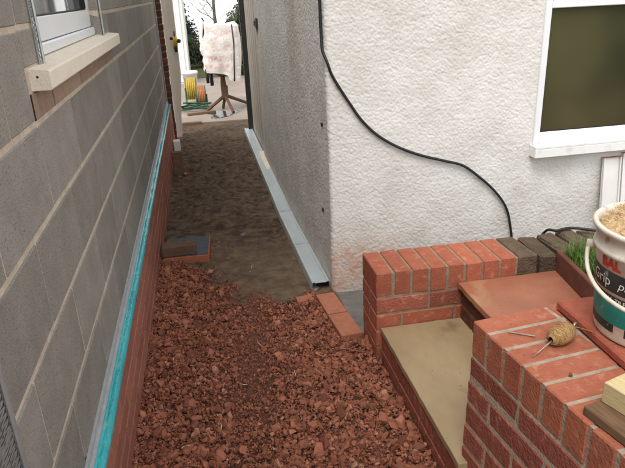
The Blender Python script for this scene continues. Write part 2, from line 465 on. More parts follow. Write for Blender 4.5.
_tab = np.random.RandomState(3).rand(256, 256)
def vn(x, y, cell, seed=0):
    x = np.asarray(x) / cell + seed * 17.3; y = np.asarray(y) / cell + seed * 5.9
    xi = np.floor(x).astype(int); yi = np.floor(y).astype(int)
    fx = x - xi; fy = y - yi
    fx = fx * fx * (3 - 2 * fx); fy = fy * fy * (3 - 2 * fy)
    g = lambda a, b: _tab[a % 256, b % 256]
    return (g(xi, yi) * (1 - fx) + g(xi + 1, yi) * fx) * (1 - fy) + (g(xi, yi + 1) * (1 - fx) + g(xi + 1, yi + 1) * fx) * fy
def sstep(a, b, x):
    t = np.clip((np.asarray(x, float) - a) / (b - a), 0, 1); return t * t * (3 - 2 * t)

def gridfaces(nu, nv):
    i, j = np.meshgrid(np.arange(nu - 1), np.arange(nv - 1), indexing='ij')
    a = (i * nv + j).ravel()
    return np.stack([a, a + nv, a + nv + 1, a + 1], 1)

# ------------------------------------------------------------------ ground
GY = [-50, 0.5, 1.7, 2.3, 2.9, 3.6, 4.4, 5.7, 8.2, 9.0, 17, 22, 400]
GL = [.12, .12, .10, .065, .03, -.005, -.04, -.058, -.06, -.06, -.06, -2.2, -70]     # along the left wall
GR = [.14, .14, .14, .125, .055, .01, -.03, -.05, -.06, -.06, -.06, -2.2, -70]       # along the house side
def base_z(x, y):
    t = np.clip((np.asarray(x) + .36) / .95, 0, 1)
    return np.interp(y, GY, GL) * (1 - t) + np.interp(y, GY, GR) * t
def red_mask(x, y):
    bnd = np.interp(x, [-.4, -.25, -.05, .15, .35, .6], [3.75, 3.6, 3.2, 2.9, 2.78, 2.72])
    return bnd - y
def ground_z(x, y, fine=True):
    z = base_z(x, y)
    near = (1 - sstep(8.0, 8.6, y)) * sstep(-.6, -.4, x) * (1 - sstep(.7, .9, x))
    rough = (vn(x, y, .21, 1) - .5) * .04 + (vn(x, y, .09, 2) - .5) * .028
    if fine:
        rough = rough + (vn(x, y, .038, 3) - .5) * .018 + (vn(x, y, .019, 4) - .5) * .009
    dip = sstep(0, .25, -red_mask(x, y)) * (1 - sstep(.6, 1.2, -red_mask(x, y)))
    rough = rough * (1 - .45 * dip * sstep(-.1, .1, x))
    flat = sstep(.56, .64, x)
    return z + rough * near * (1 - flat) * 1.0
xs = np.concatenate([[-400, -60, -12, -4, -1.5, -.8, -.5], np.arange(-.42, .72, .0085), [.8, 1, 1.5, 3, 8, 25, 90, 400]])
ys = np.concatenate([[-400, -60, -12, -4, -1.5, -.4, .2, .6], np.arange(.9, 4.6, .0085), np.arange(4.6, 8.7, .017), [9, 9.6, 10.5, 12, 14, 17, 18, 20, 22, 30, 90, 400]])
GX, GYY = np.meshgrid(xs, ys, indexing='ij')
ZZ = ground_z(GX, GYY)
me = np_mesh('ground', np.stack([GX, GYY, ZZ], -1).reshape(-1, 3), gridfaces(len(xs), len(ys)))
rm = red_mask(GX, GYY) + (vn(GX, GYY, .12, 8) - .5) * .35 + (vn(GX, GYY, .03, 9) - .5) * .12
inp = (GX > -.45) & (GX < .62)
attr(me, 'red', sstep(-.04, .06, rm) * (GYY < 4.2) * (GYY > -3))
mudm = sstep(.0, .3, -red_mask(GX, GYY) + .1) * (1 - sstep(.55, 1.3, -red_mask(GX, GYY))) * sstep(-.25, .1, GX)
mudm = np.clip(mudm * (.55 + .9 * vn(GX, GYY, .1, 6)) + sstep(6.6, 7.6, GYY) * .7 * vn(GX, GYY, .2, 4), 0, 1)
attr(me, 'mud', mudm)
attr(me, 'con', ((GX > .6) & (GX < 12) & (GYY > 2.1) & (GYY < 7.6)).astype(float))
attr(me, 'lawn', np.clip(sstep(13, 14, GYY) + (GYY < -3) + (GX < -3) + (GX > 12), 0, 1))
g = link('ground', me, M['earth'])
tag(g, 'dark trodden earth floor of the narrow passage between the two walls', kind='structure')

mb = MB().box(-14, 22, 8.42, 13.2, -.12, -.045)
o = mb.build('patio', M['patio']); tag(o, 'pinkish wet paving beyond the end of the passage', kind='structure')
mb = MB(); mb.lathe([(0.0001, .004), (.9, .004), (1.0, 0)], 26)
me = mb.mesh('puddle')
for v in me.vertices:
    an = math.atan2(v.co.y, v.co.x); k = 1 + .25 * math.sin(3 * an + 1) + .15 * math.sin(5 * an)
    v.co.x *= .21 * k; v.co.y *= .30 * k
o = link('puddle', me, M['puddle'], loc=(.27, 8.95, -.044)); tag(o, 'shallow bright puddle on the paving under the mixer stand', kind='structure')

# rubble
def hull_shapes(n):
    out = []
    for i in range(n):
        r = random.Random(100 + i)
        bm = bmesh.new()
        fl = r.uniform(.4, .85); el = r.uniform(.7, 1.0)
        for k in range(r.choice([10, 11, 12, 14])):
            d = Vector((r.gauss(0, 1), r.gauss(0, 1), r.gauss(0, 1))).normalized() * r.uniform(.8, 1)
            bm.verts.new((d.x, d.y * el, d.z * fl))
        res = bmesh.ops.convex_hull(bm, input=bm.verts)
        bmesh.ops.delete(bm, geom=[e for e in res['geom_interior'] if isinstance(e, bmesh.types.BMVert)], context='VERTS')
        bm.verts.ensure_lookup_table()
        bmesh.ops.triangulate(bm, faces=bm.faces)
        bm.verts.index_update()
        out.append((np.array([v.co[:] for v in bm.verts]), np.array([[v.index for v in f.verts] for f in bm.faces])))
        bm.free()
    return out
shapes = hull_shapes(16)
def rand_rot(n):
    q = rng.normal(size=(n, 4)); q[:, 1:3] *= .75; q /= np.linalg.norm(q, axis=1)[:, None]
    w_, x_, y_, z_ = q.T
    return np.stack([np.stack([1 - 2 * (y_**2 + z_**2), 2 * (x_*y_ - z_*w_), 2 * (x_*z_ + y_*w_)], 1),
                     np.stack([2 * (x_*y_ + z_*w_), 1 - 2 * (x_**2 + z_**2), 2 * (y_*z_ - x_*w_)], 1),
                     np.stack([2 * (x_*z_ - y_*w_), 2 * (y_*z_ + x_*w_), 1 - 2 * (x_**2 + y_**2)], 1)], 1)
def rubble(n, smin, smax, power, lift, seed):
    r = np.random.RandomState(seed)
    x = r.uniform(-.37, .64, n * 3); y = .95 + (r.rand(n * 3) ** 1.1) * 3.0
    m_ = red_mask(x, y) + (vn(x, y, .12, 8) - .5) * .35 + r.normal(0, .05, n * 3)
    fade = sstep(-.12, .25, m_) + .035 * (m_ > -.8) * (x < .1)
    ok = (r.rand(n * 3) < fade) & ~((x > .608) & (y < 2.3) & (y > .9)) & ~((x > .50) & (y > 2.28))
    # trodden finer strip up the middle of the heap
    x, y = x[ok][:n], y[ok][:n]
    nn = len(x)
    s = smin + (smax - smin) * r.rand(nn) ** power
    trod = np.exp(-((x - .08 - .08 * (y - 2)) / .14) ** 2) * sstep(1.4, 2.1, y)
    s = s * (1 - .45 * trod)
    z = ground_z(x, y) + s * lift * r.uniform(.4, 1.2, nn) + vn(x, y, .14, 5) * .022
    return x, y, z, s, trod
V, F, T = [], [], []; off = 0
for (n, a, b, p, lf, sd_) in ((30000, .0026, .0075, 1.1, 1.1, 1), (15000, .006, .0145, 1.4, .6, 2), (2000, .013, .032, 2.0, .35, 3)):
    x, y, z, s, trod = rubble(n, a, b, p, lf, sd_)
    rot = rand_rot(len(x)); ti = np.clip(rng.normal(.48, .27, len(x)), 0, 1)
    kind = rng.randint(0, 16, len(x))
    for k in range(16):
        idx = np.where(kind == k)[0]
        sv, sf = shapes[k]
        P = np.einsum('nij,vj->nvi', rot[idx], sv) * s[idx, None, None] + np.stack([x[idx], y[idx], z[idx]], 1)[:, None, :]
        nv = len(sv)
        V.append(P.reshape(-1, 3)); F.append((sf[None] + (np.arange(len(idx)) * nv)[:, None, None]).reshape(-1, 3) + off)
        T.append(np.repeat(ti[idx], nv)); off += len(idx) * nv
me = np_mesh('brick_rubble', np.concatenate(V), np.concatenate(F), smooth=False)
attr(me, 'tint', np.concatenate(T))
o = link('brick_rubble', me, M['rubble']); tag(o, 'layer of crushed red brick rubble filling the near end of the passage', 'rubble', kind='stuff')

# pale splinters lying on the rubble
for i in range(18):
    x = random.uniform(-.3, .45); y = random.uniform(1.5, 3.3)
    L = random.uniform(.005, .017); z = float(ground_z(x, y)) + .043
    mb = MB(); mb.tube([(-L, 0, 0), (-L * .3, random.uniform(-.2, .2) * L, .001), (L, random.uniform(-.3, .3) * L, 0)], [.0007, .0019, .0006], 4)
    o = mb.build('wood_splinter', M['splinter'], loc=(x, y, z), rot=(random.uniform(-.3, .3), random.uniform(-.3, .3), random.uniform(0, 3.1)))
    tag(o, 'small pale wood splinter lying on the red brick rubble', 'splinter', 'pale splinters on the rubble')

# ------------------------------------------------------------------ left wall: concrete blocks on a brick plinth
XW, XP = -.409, -.364          # block face, plinth face
LW = empty('block_wall', (XW, 4, -.1))
tag(LW, 'tall wall of grey concrete blocks on a red brick plinth, left of the passage', 'wall')
PX, PY, PZ = XW, 4, -.1
def lw(x, y, z): return (x - PX, y - PY, z - PZ)
Y0, Y1 = -1.2, 7.38
WN0, WN1, SN0, SN1 = 1.77, 2.99, 1.63, 3.22     # window opening, sill
ZJ = [.401 + .225 * k for k in range(10)]
# mortar backing, with the opening left free
mb = MB()
for (ya, yb, za, zb) in ((Y0, Y1, -.15, 1.40), (Y0, WN0, 1.40, 2.47), (WN1, Y1, 1.40, 2.47)):
    mb.box(XW - .1 - PX, XW - .0032 - PX, ya - PY, yb - PY, za - PZ, zb - PZ)
mb.build('mortar', M['block_mortar'], LW)
for k in range(9):
    za, zb = ZJ[k] + .007, ZJ[k + 1] - .007
    off = (1.38 if k % 2 == 0 else 1.605)
    y = off - .45 * 7
    while y < Y1:
        a, b = max(y + .005, Y0), min(y + .445, Y1)
        y += .45
        if b - a < .03: continue
        segs = [(a, b, za, zb)]
        if k == 4:       # sill course: cut round the sill
            segs = []
            if a < SN0 - .03: segs.append((a, min(b, SN0 - .035), za, zb))
            if b > SN1 + .03: segs.append((max(a, SN1 + .01), b, za, zb))
        elif k >= 5:
            segs = []
            if a < WN0: segs.append((a, min(b, WN0), za, zb))
            if b > WN1: segs.append((max(a, WN1), b, za, zb))
        for (a_, b_, z0, z1) in segs:
            if b_ - a_ < .02: continue
            L = round(b_ - a_, 3)
            brick('block', LW, M['block'], .10, L, z1 - z0, XW - .05 - PX + random.uniform(-.0006, .0006), (a_ + b_) / 2 - PY, (z0 + z1) / 2 - PZ, nvar=3, bev=.004, jit=.0011)
for (a, b, z0, z1) in ((SN0 - .035, WN0, 1.435, 1.521), (WN1, SN1 + .01, 1.435, 1.521)):
    brick('block', LW, M['block'], .10, b - a, z1 - z0, XW - .05 - PX, (a + b) / 2 - PY, (z0 + z1) / 2 - PZ, nvar=1)
for i in range(7):       # brick course under the sill
    a = 1.605 + .2285 * i
    brick('sill_course_brick', LW, M['sillbrick'], .1, .2165, .064, XW - .049 - PX, a + .1125 - PY, 1.3395 - PZ, bev=.003)
for i in range(8):
    y = 1.605 + .2285 * i - .002
    MB().box(XW - .004 - PX, XW - .0008 - PX, y - .004 - PY, y + .004 - PY, 1.308 - PZ, 1.372 - PZ).build('open_joint', M['soil'], LW)
# plain upper storey
mb = MB(); mb.box(XW - .25 - PX, XW - .002 - PX, Y0 - PY, Y1 - PY, 2.47 - PZ, 3.0 - PZ); mb.build('upper_blockwork', M['block'], LW)
mb = MB()
mb.box(XW - .25 - PX, XW - .105 - PX, Y0 - PY, WN0 - .05 - PY, -.15 - PZ, 2.47 - PZ)
mb.box(XW - .25 - PX, XW - .105 - PX, WN1 + .05 - PY, Y1 - PY, -.15 - PZ, 2.47 - PZ)
mb.box(XW - .25 - PX, XW - .105 - PX, WN0 - .05 - PY, WN1 + .05 - PY, -.15 - PZ, 1.40 - PZ)
mb.build('inner_leaf', M['concrete'], LW)
# plinth
mb = MB(); mb.box(XW - .05 - PX, XP - .003 - PX, Y0 - PY, Y1 - PY, -.2 - PZ, .396 - PZ); mb.build('plinth_mortar', M['plinth_mortar'], LW)
for c in range(8):
    zc = .401 - .003 - .0325 - .075 * c
    y = Y0 + (.1125 if c % 2 else 0)
    while y < Y1 - .1:
        if y > .55:
            brick('plinth_brick', LW, M['plinth'], .04, .215, .065, XP - .02 - PX + random.uniform(-.001, .001), y + .1075 - PY, zc - PZ, bev=.0022)
        y += .225
mb = MB(); mb.box(XP - .042 - PX, XP - .001 - PX, Y0 - PY, .54 - PY, -.2 - PZ, .396 - PZ); mb.build('plinth_mortar', M['plinth'], LW)
# cyan damp-proof film folded over the ledge
yy = np.arange(Y0, Y1, .02)
prof = [(.012, .016), (.016, .010), (.024, .009), (.033, .009), (.040, .006), (.0435, .000), (.0435, -.007)]
V = []
for y in yy:
    wv = (vn(y, 1.0, .35, 2) - .5) * .010; w2 = (vn(y, 3.0, .12, 5) - .5) * .006; edge = (vn(y, 7.0, .5, 6) - .5) * .005
    for j, (dx, dz) in enumerate(prof):
        V.append((XW + .002 + dx + (wv * .4 if j > 1 else 0) - PX, y - PY, .401 + dz + (w2 if 1 < j < 5 else 0) + (edge if j > 4 else 0) - PZ))
me = np_mesh('damp_proof_film', V, gridfaces(len(yy), len(prof)))
o = link('damp_proof_film', me, M['cyan'], LW); o['label'] = 'shiny turquoise damp-proof film along the top of the brick plinth'
mb = MB()
mb.box(.001, .009, Y0 - PY, Y1 - PY, .414 - PZ, .440 - PZ); mb.box(.001, .0185, Y0 - PY, Y1 - PY, .416 - PZ, .4195 - PZ)
mb.build('stop_bead', M['grey_bead'], LW)

def bead(name, parent, y, z0, z1, side, wing=.045, xoff=0.0, mat_=None, nose=.005, step=.014):
    """galvanised corner bead: solid nose and an expanded-metal wing on the wall face"""
    mb = MB()
    x = XW + .003 + xoff - PX
    mb.tube([(x + .004, y - PY, z0 - PZ), (x + .004, y - PY, z1 - PZ)], nose, 8)
    ya, yb = y + side * .005, y + side * wing
    k = 0; z = z0
    while z < z1 - step:
        for (p, q) in (((ya, z), (yb, z + step)), ((yb, z), (ya, z + step))):
            d = .0014
            mb.add([(x, p[0] - PY, p[1] - PZ - d), (x, q[0] - PY, q[1] - PZ - d), (x, q[0] - PY, q[1] - PZ + d), (x, p[0] - PY, p[1] - PZ + d),
                    (x + .0015, p[0] - PY, p[1] - PZ - d), (x + .0015, q[0] - PY, q[1] - PZ - d), (x + .0015, q[0] - PY, q[1] - PZ + d), (x + .0015, p[0] - PY, p[1] - PZ + d)],
                   [(4, 5, 6, 7), (0, 3, 2, 1), (0, 1, 5, 4), (3, 7, 6, 2)])
        z += step
    mb.box(x, x + .0015, min(yb, yb + side * .003) - PY, max(yb, yb + side * .003) - PY, z0 - PZ, z1 - PZ)
    return mb.build(name, mat_ or M['galv'], parent)
bead('corner_bead', LW, WN0 - .002, 1.43, 2.4, -1, .03, nose=.004)
bead('corner_bead', LW, WN1 + .002, 1.43, 2.4, 1, .05, nose=.004)
bead('corner_bead', LW, Y1 + .004, -.02, 2.46, -1, .03, nose=.006)
bead('corner_bead', LW, .985, .41, 2.46, -1, .09, nose=.006)
bead('corner_bead', LW, .86, .41, 2.46, -1, .06, nose=.005)

# window with stone sill
XF = -.450
win = MB()
y0, y1, z0, z1 = WN0 + .002, WN1 - .002, 1.437, 2.42
fw = .06
def fr(mb, ya, yb, za, zb, d0, d1): mb.box(d0 - PX, d1 - PX, ya - PY, yb - PY, za - PZ, zb - PZ)
fr(win, y0, y1, z0, z0 + .032, XF - .06, XF + .012)
fr(win, y0, y1, z0 + .0345, z0 + .105, XF - .05, XF)
fr(win, y0, y1, z1 - .07, z1, XF - .05, XF)
fr(win, y0, y0 + .07, z0 + .105, z1 - .07, XF - .05, XF - .0005)
fr(win, y1 - .07, y1, z0 + .105, z1 - .07, XF - .05, XF - .0005)
W1 = win.build('window', M['upvc'], LW, bevel=.003)
mb = MB(); fr(mb, y0 + .068, y1 - .068, z0 + .103, z1 - .068, XF - .03, XF - .022); mb.build('pane', M['glass_clear'], W1)
mb = MB(); fr(mb, y0 + .068, y1 - .068, z0 + .105, z0 + .1095, XF - .022, XF - .004); fr(mb, y1 - .0775, y1 - .0705, z0 + .11, z1 - .07, XF - .022, XF + .0004); mb.build('gasket', M['black'], W1)
mb = MB(); fr(mb, y0, y1, z0 + .0318, z0 + .035, XF - .05, XF - .004); mb.build('gasket', M['black'], W1)
sb = MB()
prof = [(-.52, 1.376), (-.366, 1.376), (-.362, 1.380), (-.362, 1.422), (-.366, 1.426), (-.448, 1.4345), (-.52, 1.4345)]
vs = [(x - PX, y - PY, z - PZ) for y in (SN0, SN1) for (x, z) in prof]
k = len(prof)
sb.add(vs, [tuple(range(k)), tuple(range(2 * k - 1, k - 1, -1))] + [(i, i + k, (i + 1) % k + k, (i + 1) % k) for i in range(k)])
sl = sb.build('window_sill', M['stone_sill'], LW, bevel=.0015); sl['label'] = 'cream cast stone sill under the block wall window'
mb = MB()
for (dx, dz, s) in ((-.393, 1.410, .0032),):
    mb.tube([(dx - PX, SN0 - .0006 - PY, dz - PZ), (dx - PX, SN0 + .004 - PY, dz - PZ)], s, 9)
mb.build('sill_pit', M['black'], sl)

# old brick pier and cream post at the far end of the left wall
t = empty('old_brick_pier', (-.40, 7.46, -.06)); tag(t, 'narrow strip of weathered dark red brick at the far end of the block wall', 'pier')
mb = MB(); mb.box(-.10, .053, -.045, .09, -.05, 2.6); mb.build('mortar', M['mortar'], t)
for c in range(30):
    brick('brick', t, M['darkbrick'], .15, .13, .065, -.018 + random.uniform(-.003, .003), .015 + random.uniform(-.002, .002), .04 + .075 * c)
t = empty('gate_post', (-.30, 7.72, -.06)); tag(t, 'weathered cream timber post at the left end of the passage', 'post')
mb = MB()
lev = [(-.03, -.05, .012), (.25, -.05, .03), (.75, -.05, .085), (1.2, -.05, .085), (2.5, -.05, .09)]
for (z, a, b) in lev: mb.v += [(a, -.05, z), (b, -.05, z), (b, .06, z), (a, .06, z)]
for i in range(len(lev) - 1):
    for k in range(4):
        p = i * 4 + k; q = i * 4 + (k + 1) % 4
        mb.f.append((p, q, q + 4, p + 4))
mb.f += [(3, 2, 1, 0), tuple(len(mb.v) - 4 + k for k in range(4))]
mb.build('post', M['cream'], t, bevel=.004)
for z in (.35, 1.05, 1.9): MB().box(.045, .08, -.058, -.05, z, z + .03).build('hinge_plate', M['rust'], t)
# yellow hose fitting hung on the post
t = empty('hose_fitting', (-.235, 7.61, 1.03)); t.scale = (1.25, 1.25, 1.25); tag(t, 'small yellow and black hose fitting hung on the cream post', 'fitting')
mb = MB(); mb.tube([(0, 0, 0), (0.004, 0, .05), (.0, 0, .09)], [.018, .028, .018], 10); mb.tube([(0, 0, .06), (.03, -.02, .05)], .014, 8); mb.build('body', M['yellow'], t, True)
for p_, r_ in (([(0, 0, -.05), (0, 0, 0)], [.012, .02]), ([(-.045, 0, .075), (-.02, 0, .07)], .012), ([(.03, -.02, .05), (.045, -.03, .046)], .018), ([(0, .0, .09), (0, .04, .13)], .006)):
    MB().tube(p_, r_, 8).build('connector', M['black'], t, True)
# ------------------------------------------------------------------ house
XH, YH = .585, 2.84
HO = empty('house', (2.5, 4.5, -.1)); tag(HO, 'house with off-white roughcast walls on the right of the passage', 'house')
HX, HY, HZ = 2.5, 4.5, -.1
SE = 6.02                       # far end of the roughcast side wall
WX0, WX1, WZ0, WZ1 = 1.668, 3.0, .79, 1.86
rc = .018
us = []
for y in np.arange(SE, YH + rc, -.0068): us.append((XH, y, -1, 0))
for k in range(7):
    a = math.pi + (math.pi / 2) * k / 6
    us.append((XH + rc + rc * math.cos(a), YH + rc + rc * math.sin(a), math.cos(a), math.sin(a)))
for x in np.arange(XH + rc + .004, 2.75, .0036): us.append((x, YH, 0, -1))
us = np.array(us)
arc = np.concatenate([[0], np.cumsum(np.hypot(np.diff(us[:, 0]), np.diff(us[:, 1])))])
zs = np.arange(-.12, 1.86, .0038)
U, Z = np.meshgrid(arc, zs, indexing='ij')
def pebble(U, Z, cell, seed):
    # thrown pebbles: the highest of the little domes round every point
    u, v = U / cell, Z / cell
    iu, iv = np.floor(u).astype(int), np.floor(v).astype(int)
    best = np.zeros_like(u)
    for du in (-1, 0, 1):
        for dv_ in (-1, 0, 1):
            a, b = (iu + du + seed * 31) % 256, (iv + dv_ + seed * 57) % 256
            cu = iu + du + .1 + .8 * _tab[a, b]; cv = iv + dv_ + .1 + .8 * _tab[b, (a + 91) % 256]
            rr_ = .45 + .5 * _tab[(a + 40) % 256, (b + 77) % 256]
            d2 = ((u - cu) ** 2 + (v - cv) ** 2) / rr_ ** 2
            best = np.maximum(best, np.sqrt(np.clip(1 - d2, 0, 1)) * rr_)
    return best
h = .0030 * pebble(U, Z, .0092, 1) + .0016 * pebble(U + .003, Z, .0064, 2) + .0012 * (vn(U, Z, .02, 7) - .5) + .002 * (vn(U, Z, .09, 3) - .5) + .008 * (vn(U, Z, .35, 4) - .5)
V = np.stack([us[:, 0, None] + us[:, 2, None] * h - HX, us[:, 1, None] + us[:, 3, None] * h - HY, Z - HZ + 0 * h], -1)
F = gridfaces(len(arc), len(zs))[:, ::-1]
px = us[:, 0, None] + 0 * Z; py = us[:, 1, None] + 0 * Z
cen = lambda A: A.reshape(-1)[F].mean(1)
cx_, cy_, cz_ = cen(px), cen(py), cen(Z)
hole = (cx_ > WX0 + .02) & (cz_ > WZ0 + .01) & (cy_ < YH + .01)
F = F[~hole]
me = np_mesh('roughcast', V.reshape(-1, 3), F)
front = us[:, 3, None] < -.5
nz1 = vn(U, Z, .09, 11); nz2 = vn(U, Z, .03, 12)
dust = np.exp(-(((px - .70) / .19) ** 2) - (((Z - .20 - .4 * np.clip(px - .66, 0, .3)) / .13) ** 2)) * front * (.45 + .9 * nz1) * (.55 + .8 * nz2) + \
    .75 * np.exp(-(((px - .60) / .05) ** 2) - (((Z - .12) / .10) ** 2)) * front
attr(me, 'dust', np.clip(dust, 0, 1))
side = 1 - front
gr = side * (.08 + .55 * sstep(.30, .0, Z) + .8 * np.exp(-((py - 3.75 - .2 * nz1) / .22) ** 2) * sstep(.85, 1.6, Z + .4 * nz1) + .45 * np.exp(-((py - 3.35) / .05) ** 2) * sstep(.9, .3, Z) * (nz1 > .4)) + \
    front * (.38 * sstep(.5, .1, Z) * (px < 1.1) + .34 * sstep(1.0, .4, Z) * nz1)
attr(me, 'grime', np.clip(gr, 0, 1))
o = link('roughcast', me, M['render'], HO)
mb = MB()
mb.box(XH + .012 - HX, 6.5 - HX, YH + .09 - HY, 7.42 - HY, -.15 - HZ, 5.2 - HZ)
o = mb.build('masonry_core', M['whitewall'], HO)
mb = MB()
mb.box(XH - HX, 6.5 - HX, YH - HY, YH + .089 - HY, 1.862 - HZ, 5.2 - HZ)
mb.box(2.752 - HX, 6.5 - HX, YH - HY, YH + .089 - HY, -.12 - HZ, 1.858 - HZ)
mb.box(XH - .002 - HX, XH + .010 - HX, YH + .0895 - HY, SE - HY, 1.862 - HZ, 5.2 - HZ)
mb.build('upper_render', M['whitewall'], HO)
# side door
dr = MB(); dr.box(XH + .006 - HX, XH + .03 - HX, SE + .10 - HY, 7.40 - HY, .02 - HZ, 2.05 - HZ)
DR = dr.build('door', M['cream'], HO, bevel=.003)
mb = MB(); mb.box(XH - .006 - HX, XH + .011 - HX, SE + .002 - HY, SE + .095 - HY, -.1 - HZ, 2.12 - HZ); mb.box(XH - .006 - HX, XH + .011 - HX, SE + .096 - HY, 7.41 - HY, 2.056 - HZ, 2.12 - HZ)
mb.build('frame', M['cream'], DR, bevel=.003)
mb = MB()
for k in range(1, 6):
    y = SE + .10 + 1.3 * k / 6
    mb.box(XH + .0045 - HX, XH + .007 - HX, y - .004 - HY, y + .004 - HY, .03 - HZ, 2.04 - HZ)
mb.build('board_joint', M['concrete'], DR)
mb = MB(); mb.box(XH - .05 - HX, XH + .009 - HX, SE - .42 - HY, SE + .3 - HY, -.07 - HZ, .012 - HZ); mb.build('threshold', M['stone_sill'], DR, bevel=.006)
mb = MB(); mb.box(XH - .022 - HX, XH - .002 - HX, 5.86 - HY, 5.99 - HY, 1.27 - HZ, 1.36 - HZ); mb.box(XH - .03 - HX, XH - .018 - HX, 5.93 - HY, 6.04 - HY, 1.29 - HZ, 1.34 - HZ)
mb.build('hinge_bracket', M['blackpaint'], HO, bevel=.004)
for (y, z) in ((2.975, .95), (3.03, .475)):
    mb = MB(); mb.tube([(XH - .0075 - HX, y - HY, z - HZ), (XH + .01 - HX, y - HY, z - HZ)], .011, 10); mb.build('fixing_hole', M['black'], HO)
# kitchen window
YF = YH - .012
wb = MB()
def wf(mb, xa, xb, za, zb, ya, yb): mb.box(xa - HX, xb - HX, ya - HY, yb - HY, za - HZ, zb - HZ)
ZT0, ZT1 = 1.452, 1.490
wf(wb, WX0, WX0 + .034, WZ0 - .003, WZ1, YF, YF + .07)
wf(wb, WX1 - .04, WX1, WZ0 - .003, WZ1, YF, YF + .07)
wf(wb, WX0 + .0345, WX1 - .0405, WZ0 - .003, .849, YF + .0004, YF + .07)
wf(wb, WX0 + .0345, WX1 - .0405, ZT0, ZT1, YF + .0004, YF + .07)
wf(wb, WX0 + .0345, WX1 - .0405, WZ1 - .05, WZ1, YF + .0004, YF + .07)
W2 = wb.build('window', M['upvc'], HO, bevel=.003)
mb = MB(); wf(mb, WX0 + .03, WX1 - .035, .845, ZT0 + .004, YF + .022, YF + .03); mb.build('pane', M['glass'], W2)
mb = MB(); wf(mb, WX0 + .03, WX1 - .035, ZT1 - .004, WZ1 - .046, YF + .022, YF + .03); mb.build('pane', M['glass'], W2)
mb = MB(); wf(mb, WX0 + .034, WX1 - .04, .8485, .8515, YF + .006, YF + .022); wf(mb, WX0 + .0335, WX0 + .0362, .8515, ZT0, YF + .006, YF + .022); wf(mb, WX0 + .034, WX1 - .04, ZT1 - .001, ZT1 + .006, YF + .002, YF + .022); mb.build('gasket', M['black'], W2)
mb = MB()
wf(mb, WX0 - .012, WX1 + .01, .727, .773, YF - .052, YF - .018)
wf(mb, WX0 - .012, WX1 + .01, .7735, .7865, YF - .0525, YF + .05)
wf(mb, WX0 - .012, WX1 + .01, .727, .7735, YF - .0175, YF + .05)
mb.build('window_sill', M['upvc_dirty'], W2, bevel=.002)
mb = MB(); wf(mb, WX0 + .001, WX1 - .001, .7868, .790, YF + .004, YF + .03); mb.build('gasket', M['concrete'], W2)

# black drain pipe / post at the end of the side wall
t = empty('black_post', (.575, 7.52, -.06)); tag(t, 'black painted square post at the far end of the house side', 'post')
mb = MB(); mb.box(-.036, .036, -.036, .036, 0, 2.6); mb.build('post', M['blackpaint'], t, bevel=.004)
MB().box(-.042, .042, -.045, -.036, .0, .05).build('bracket', M['blackpaint'], t); MB().box(-.042, -.036, -.02, .02, 1.32, 1.40).build('bracket', M['blackpaint'], t)

# cable across the house wall
def smooth_path(pts, n=10):
    P = [Vector(p) for p in pts]; out = []
    for i in range(len(P) - 1):
        p0 = P[max(i - 1, 0)]; p1 = P[i]; p2 = P[i + 1]; p3 = P[min(i + 2, len(P) - 1)]
        for k in range(n):
            t_ = k / n
            out.append(.5 * ((2 * p1) + (-p0 + p2) * t_ + (2 * p0 - 5 * p1 + 4 * p2 - p3) * t_**2 + (-p0 + 3 * p1 - 3 * p2 + p3) * t_**3))
    return out + [P[-1]]
yc = YH - .018
CB = empty('power_cable', (XH - .012, 2.9, 1.0)); tag(CB, 'black power cable sagging diagonally across the white house wall', 'cable')
pts = [(XH - .013, 2.90, 2.3), (XH - .014, 2.893, 1.75), (XH - .013, 2.878, 1.52), (XH - .013, 2.868, 1.40), (XH - .013, 2.85, 1.32), (XH + .004, yc - .002, 1.262), (.605, yc, 1.215), (.637, yc, 1.16), (.69, yc, 1.072), (.752, yc, .988), (.83, yc, .905), (.93, yc, .835), (1.055, yc, .787), (1.18, yc, .752), (1.288, yc, .712), (1.38, yc, .642), (1.455, yc, .568), (1.52, yc, .495), (1.558, yc, .43), (1.578, yc, .35), (1.586, yc, .27), (1.59, yc - .01, .16), (1.60, yc - .03, .11)]
kr = random.Random(2)
P = [(x - XH + .012 + (kr.uniform(-.004, .004) if x > .62 else 0), y - 2.9, z - 1.0 + kr.uniform(-.005, .005)) for x, y, z in pts]
mb = MB(); mb.tube(smooth_path(P, 8), .0068, 8); mb.build('cable', M['black'], CB, True)
for i in (1, 3, 7, 9, 12, 15, 18):
    p = Vector(P[i]); MB().box(p.x - .004, p.x + .004, p.y - .007, p.y + .012, p.z - .003, p.z + .003).build('cable_clip', M['black'], CB)

# white boards leaning by the window
def lean_board(x0, x1, zt, lean, yb, label, holes):
    t = empty('trim_board', ((x0 + x1) / 2, yb, .10)); tag(t, label, 'board', 'white boards leaning on the house wall')
    h_ = zt - .10
    mb = MB(); mt = Matrix.Rotation(-lean, 4, 'X')
    wd = (x1 - x0) / 2
    mb.box(-wd, wd, -.010, .0, 0, h_, mt); mb.box(-wd, -wd + .008, -.020, -.010, 0, h_, mt); mb.box(wd - .008, wd, -.020, -.010, 0, h_, mt)
    mb.build('board', M['board'], t, bevel=.0015)
    if holes:
        mb = MB(); c = mt @ Vector((-wd + .030, -.0102, .255))
        mb.tube([c + Vector((0, .002, 0)), c + Vector((0, -.002, 0))], .008, 10)
        mb.build('screw_hole', M['black'], t)
    mb = MB(); mb.box(-wd, wd, -.0205, .0, h_, h_ + .003, mt); mb.build('cut_edge', M['terracotta'], t)
lean_board(2.08, 2.185, .685, R(7), 2.755, 'narrow white plastic board with a dark hole leaning under the house window', True)
lean_board(2.197, 2.36, .70, R(7), 2.76, 'wider white plastic board leaning right of the narrow one under the house window', False)

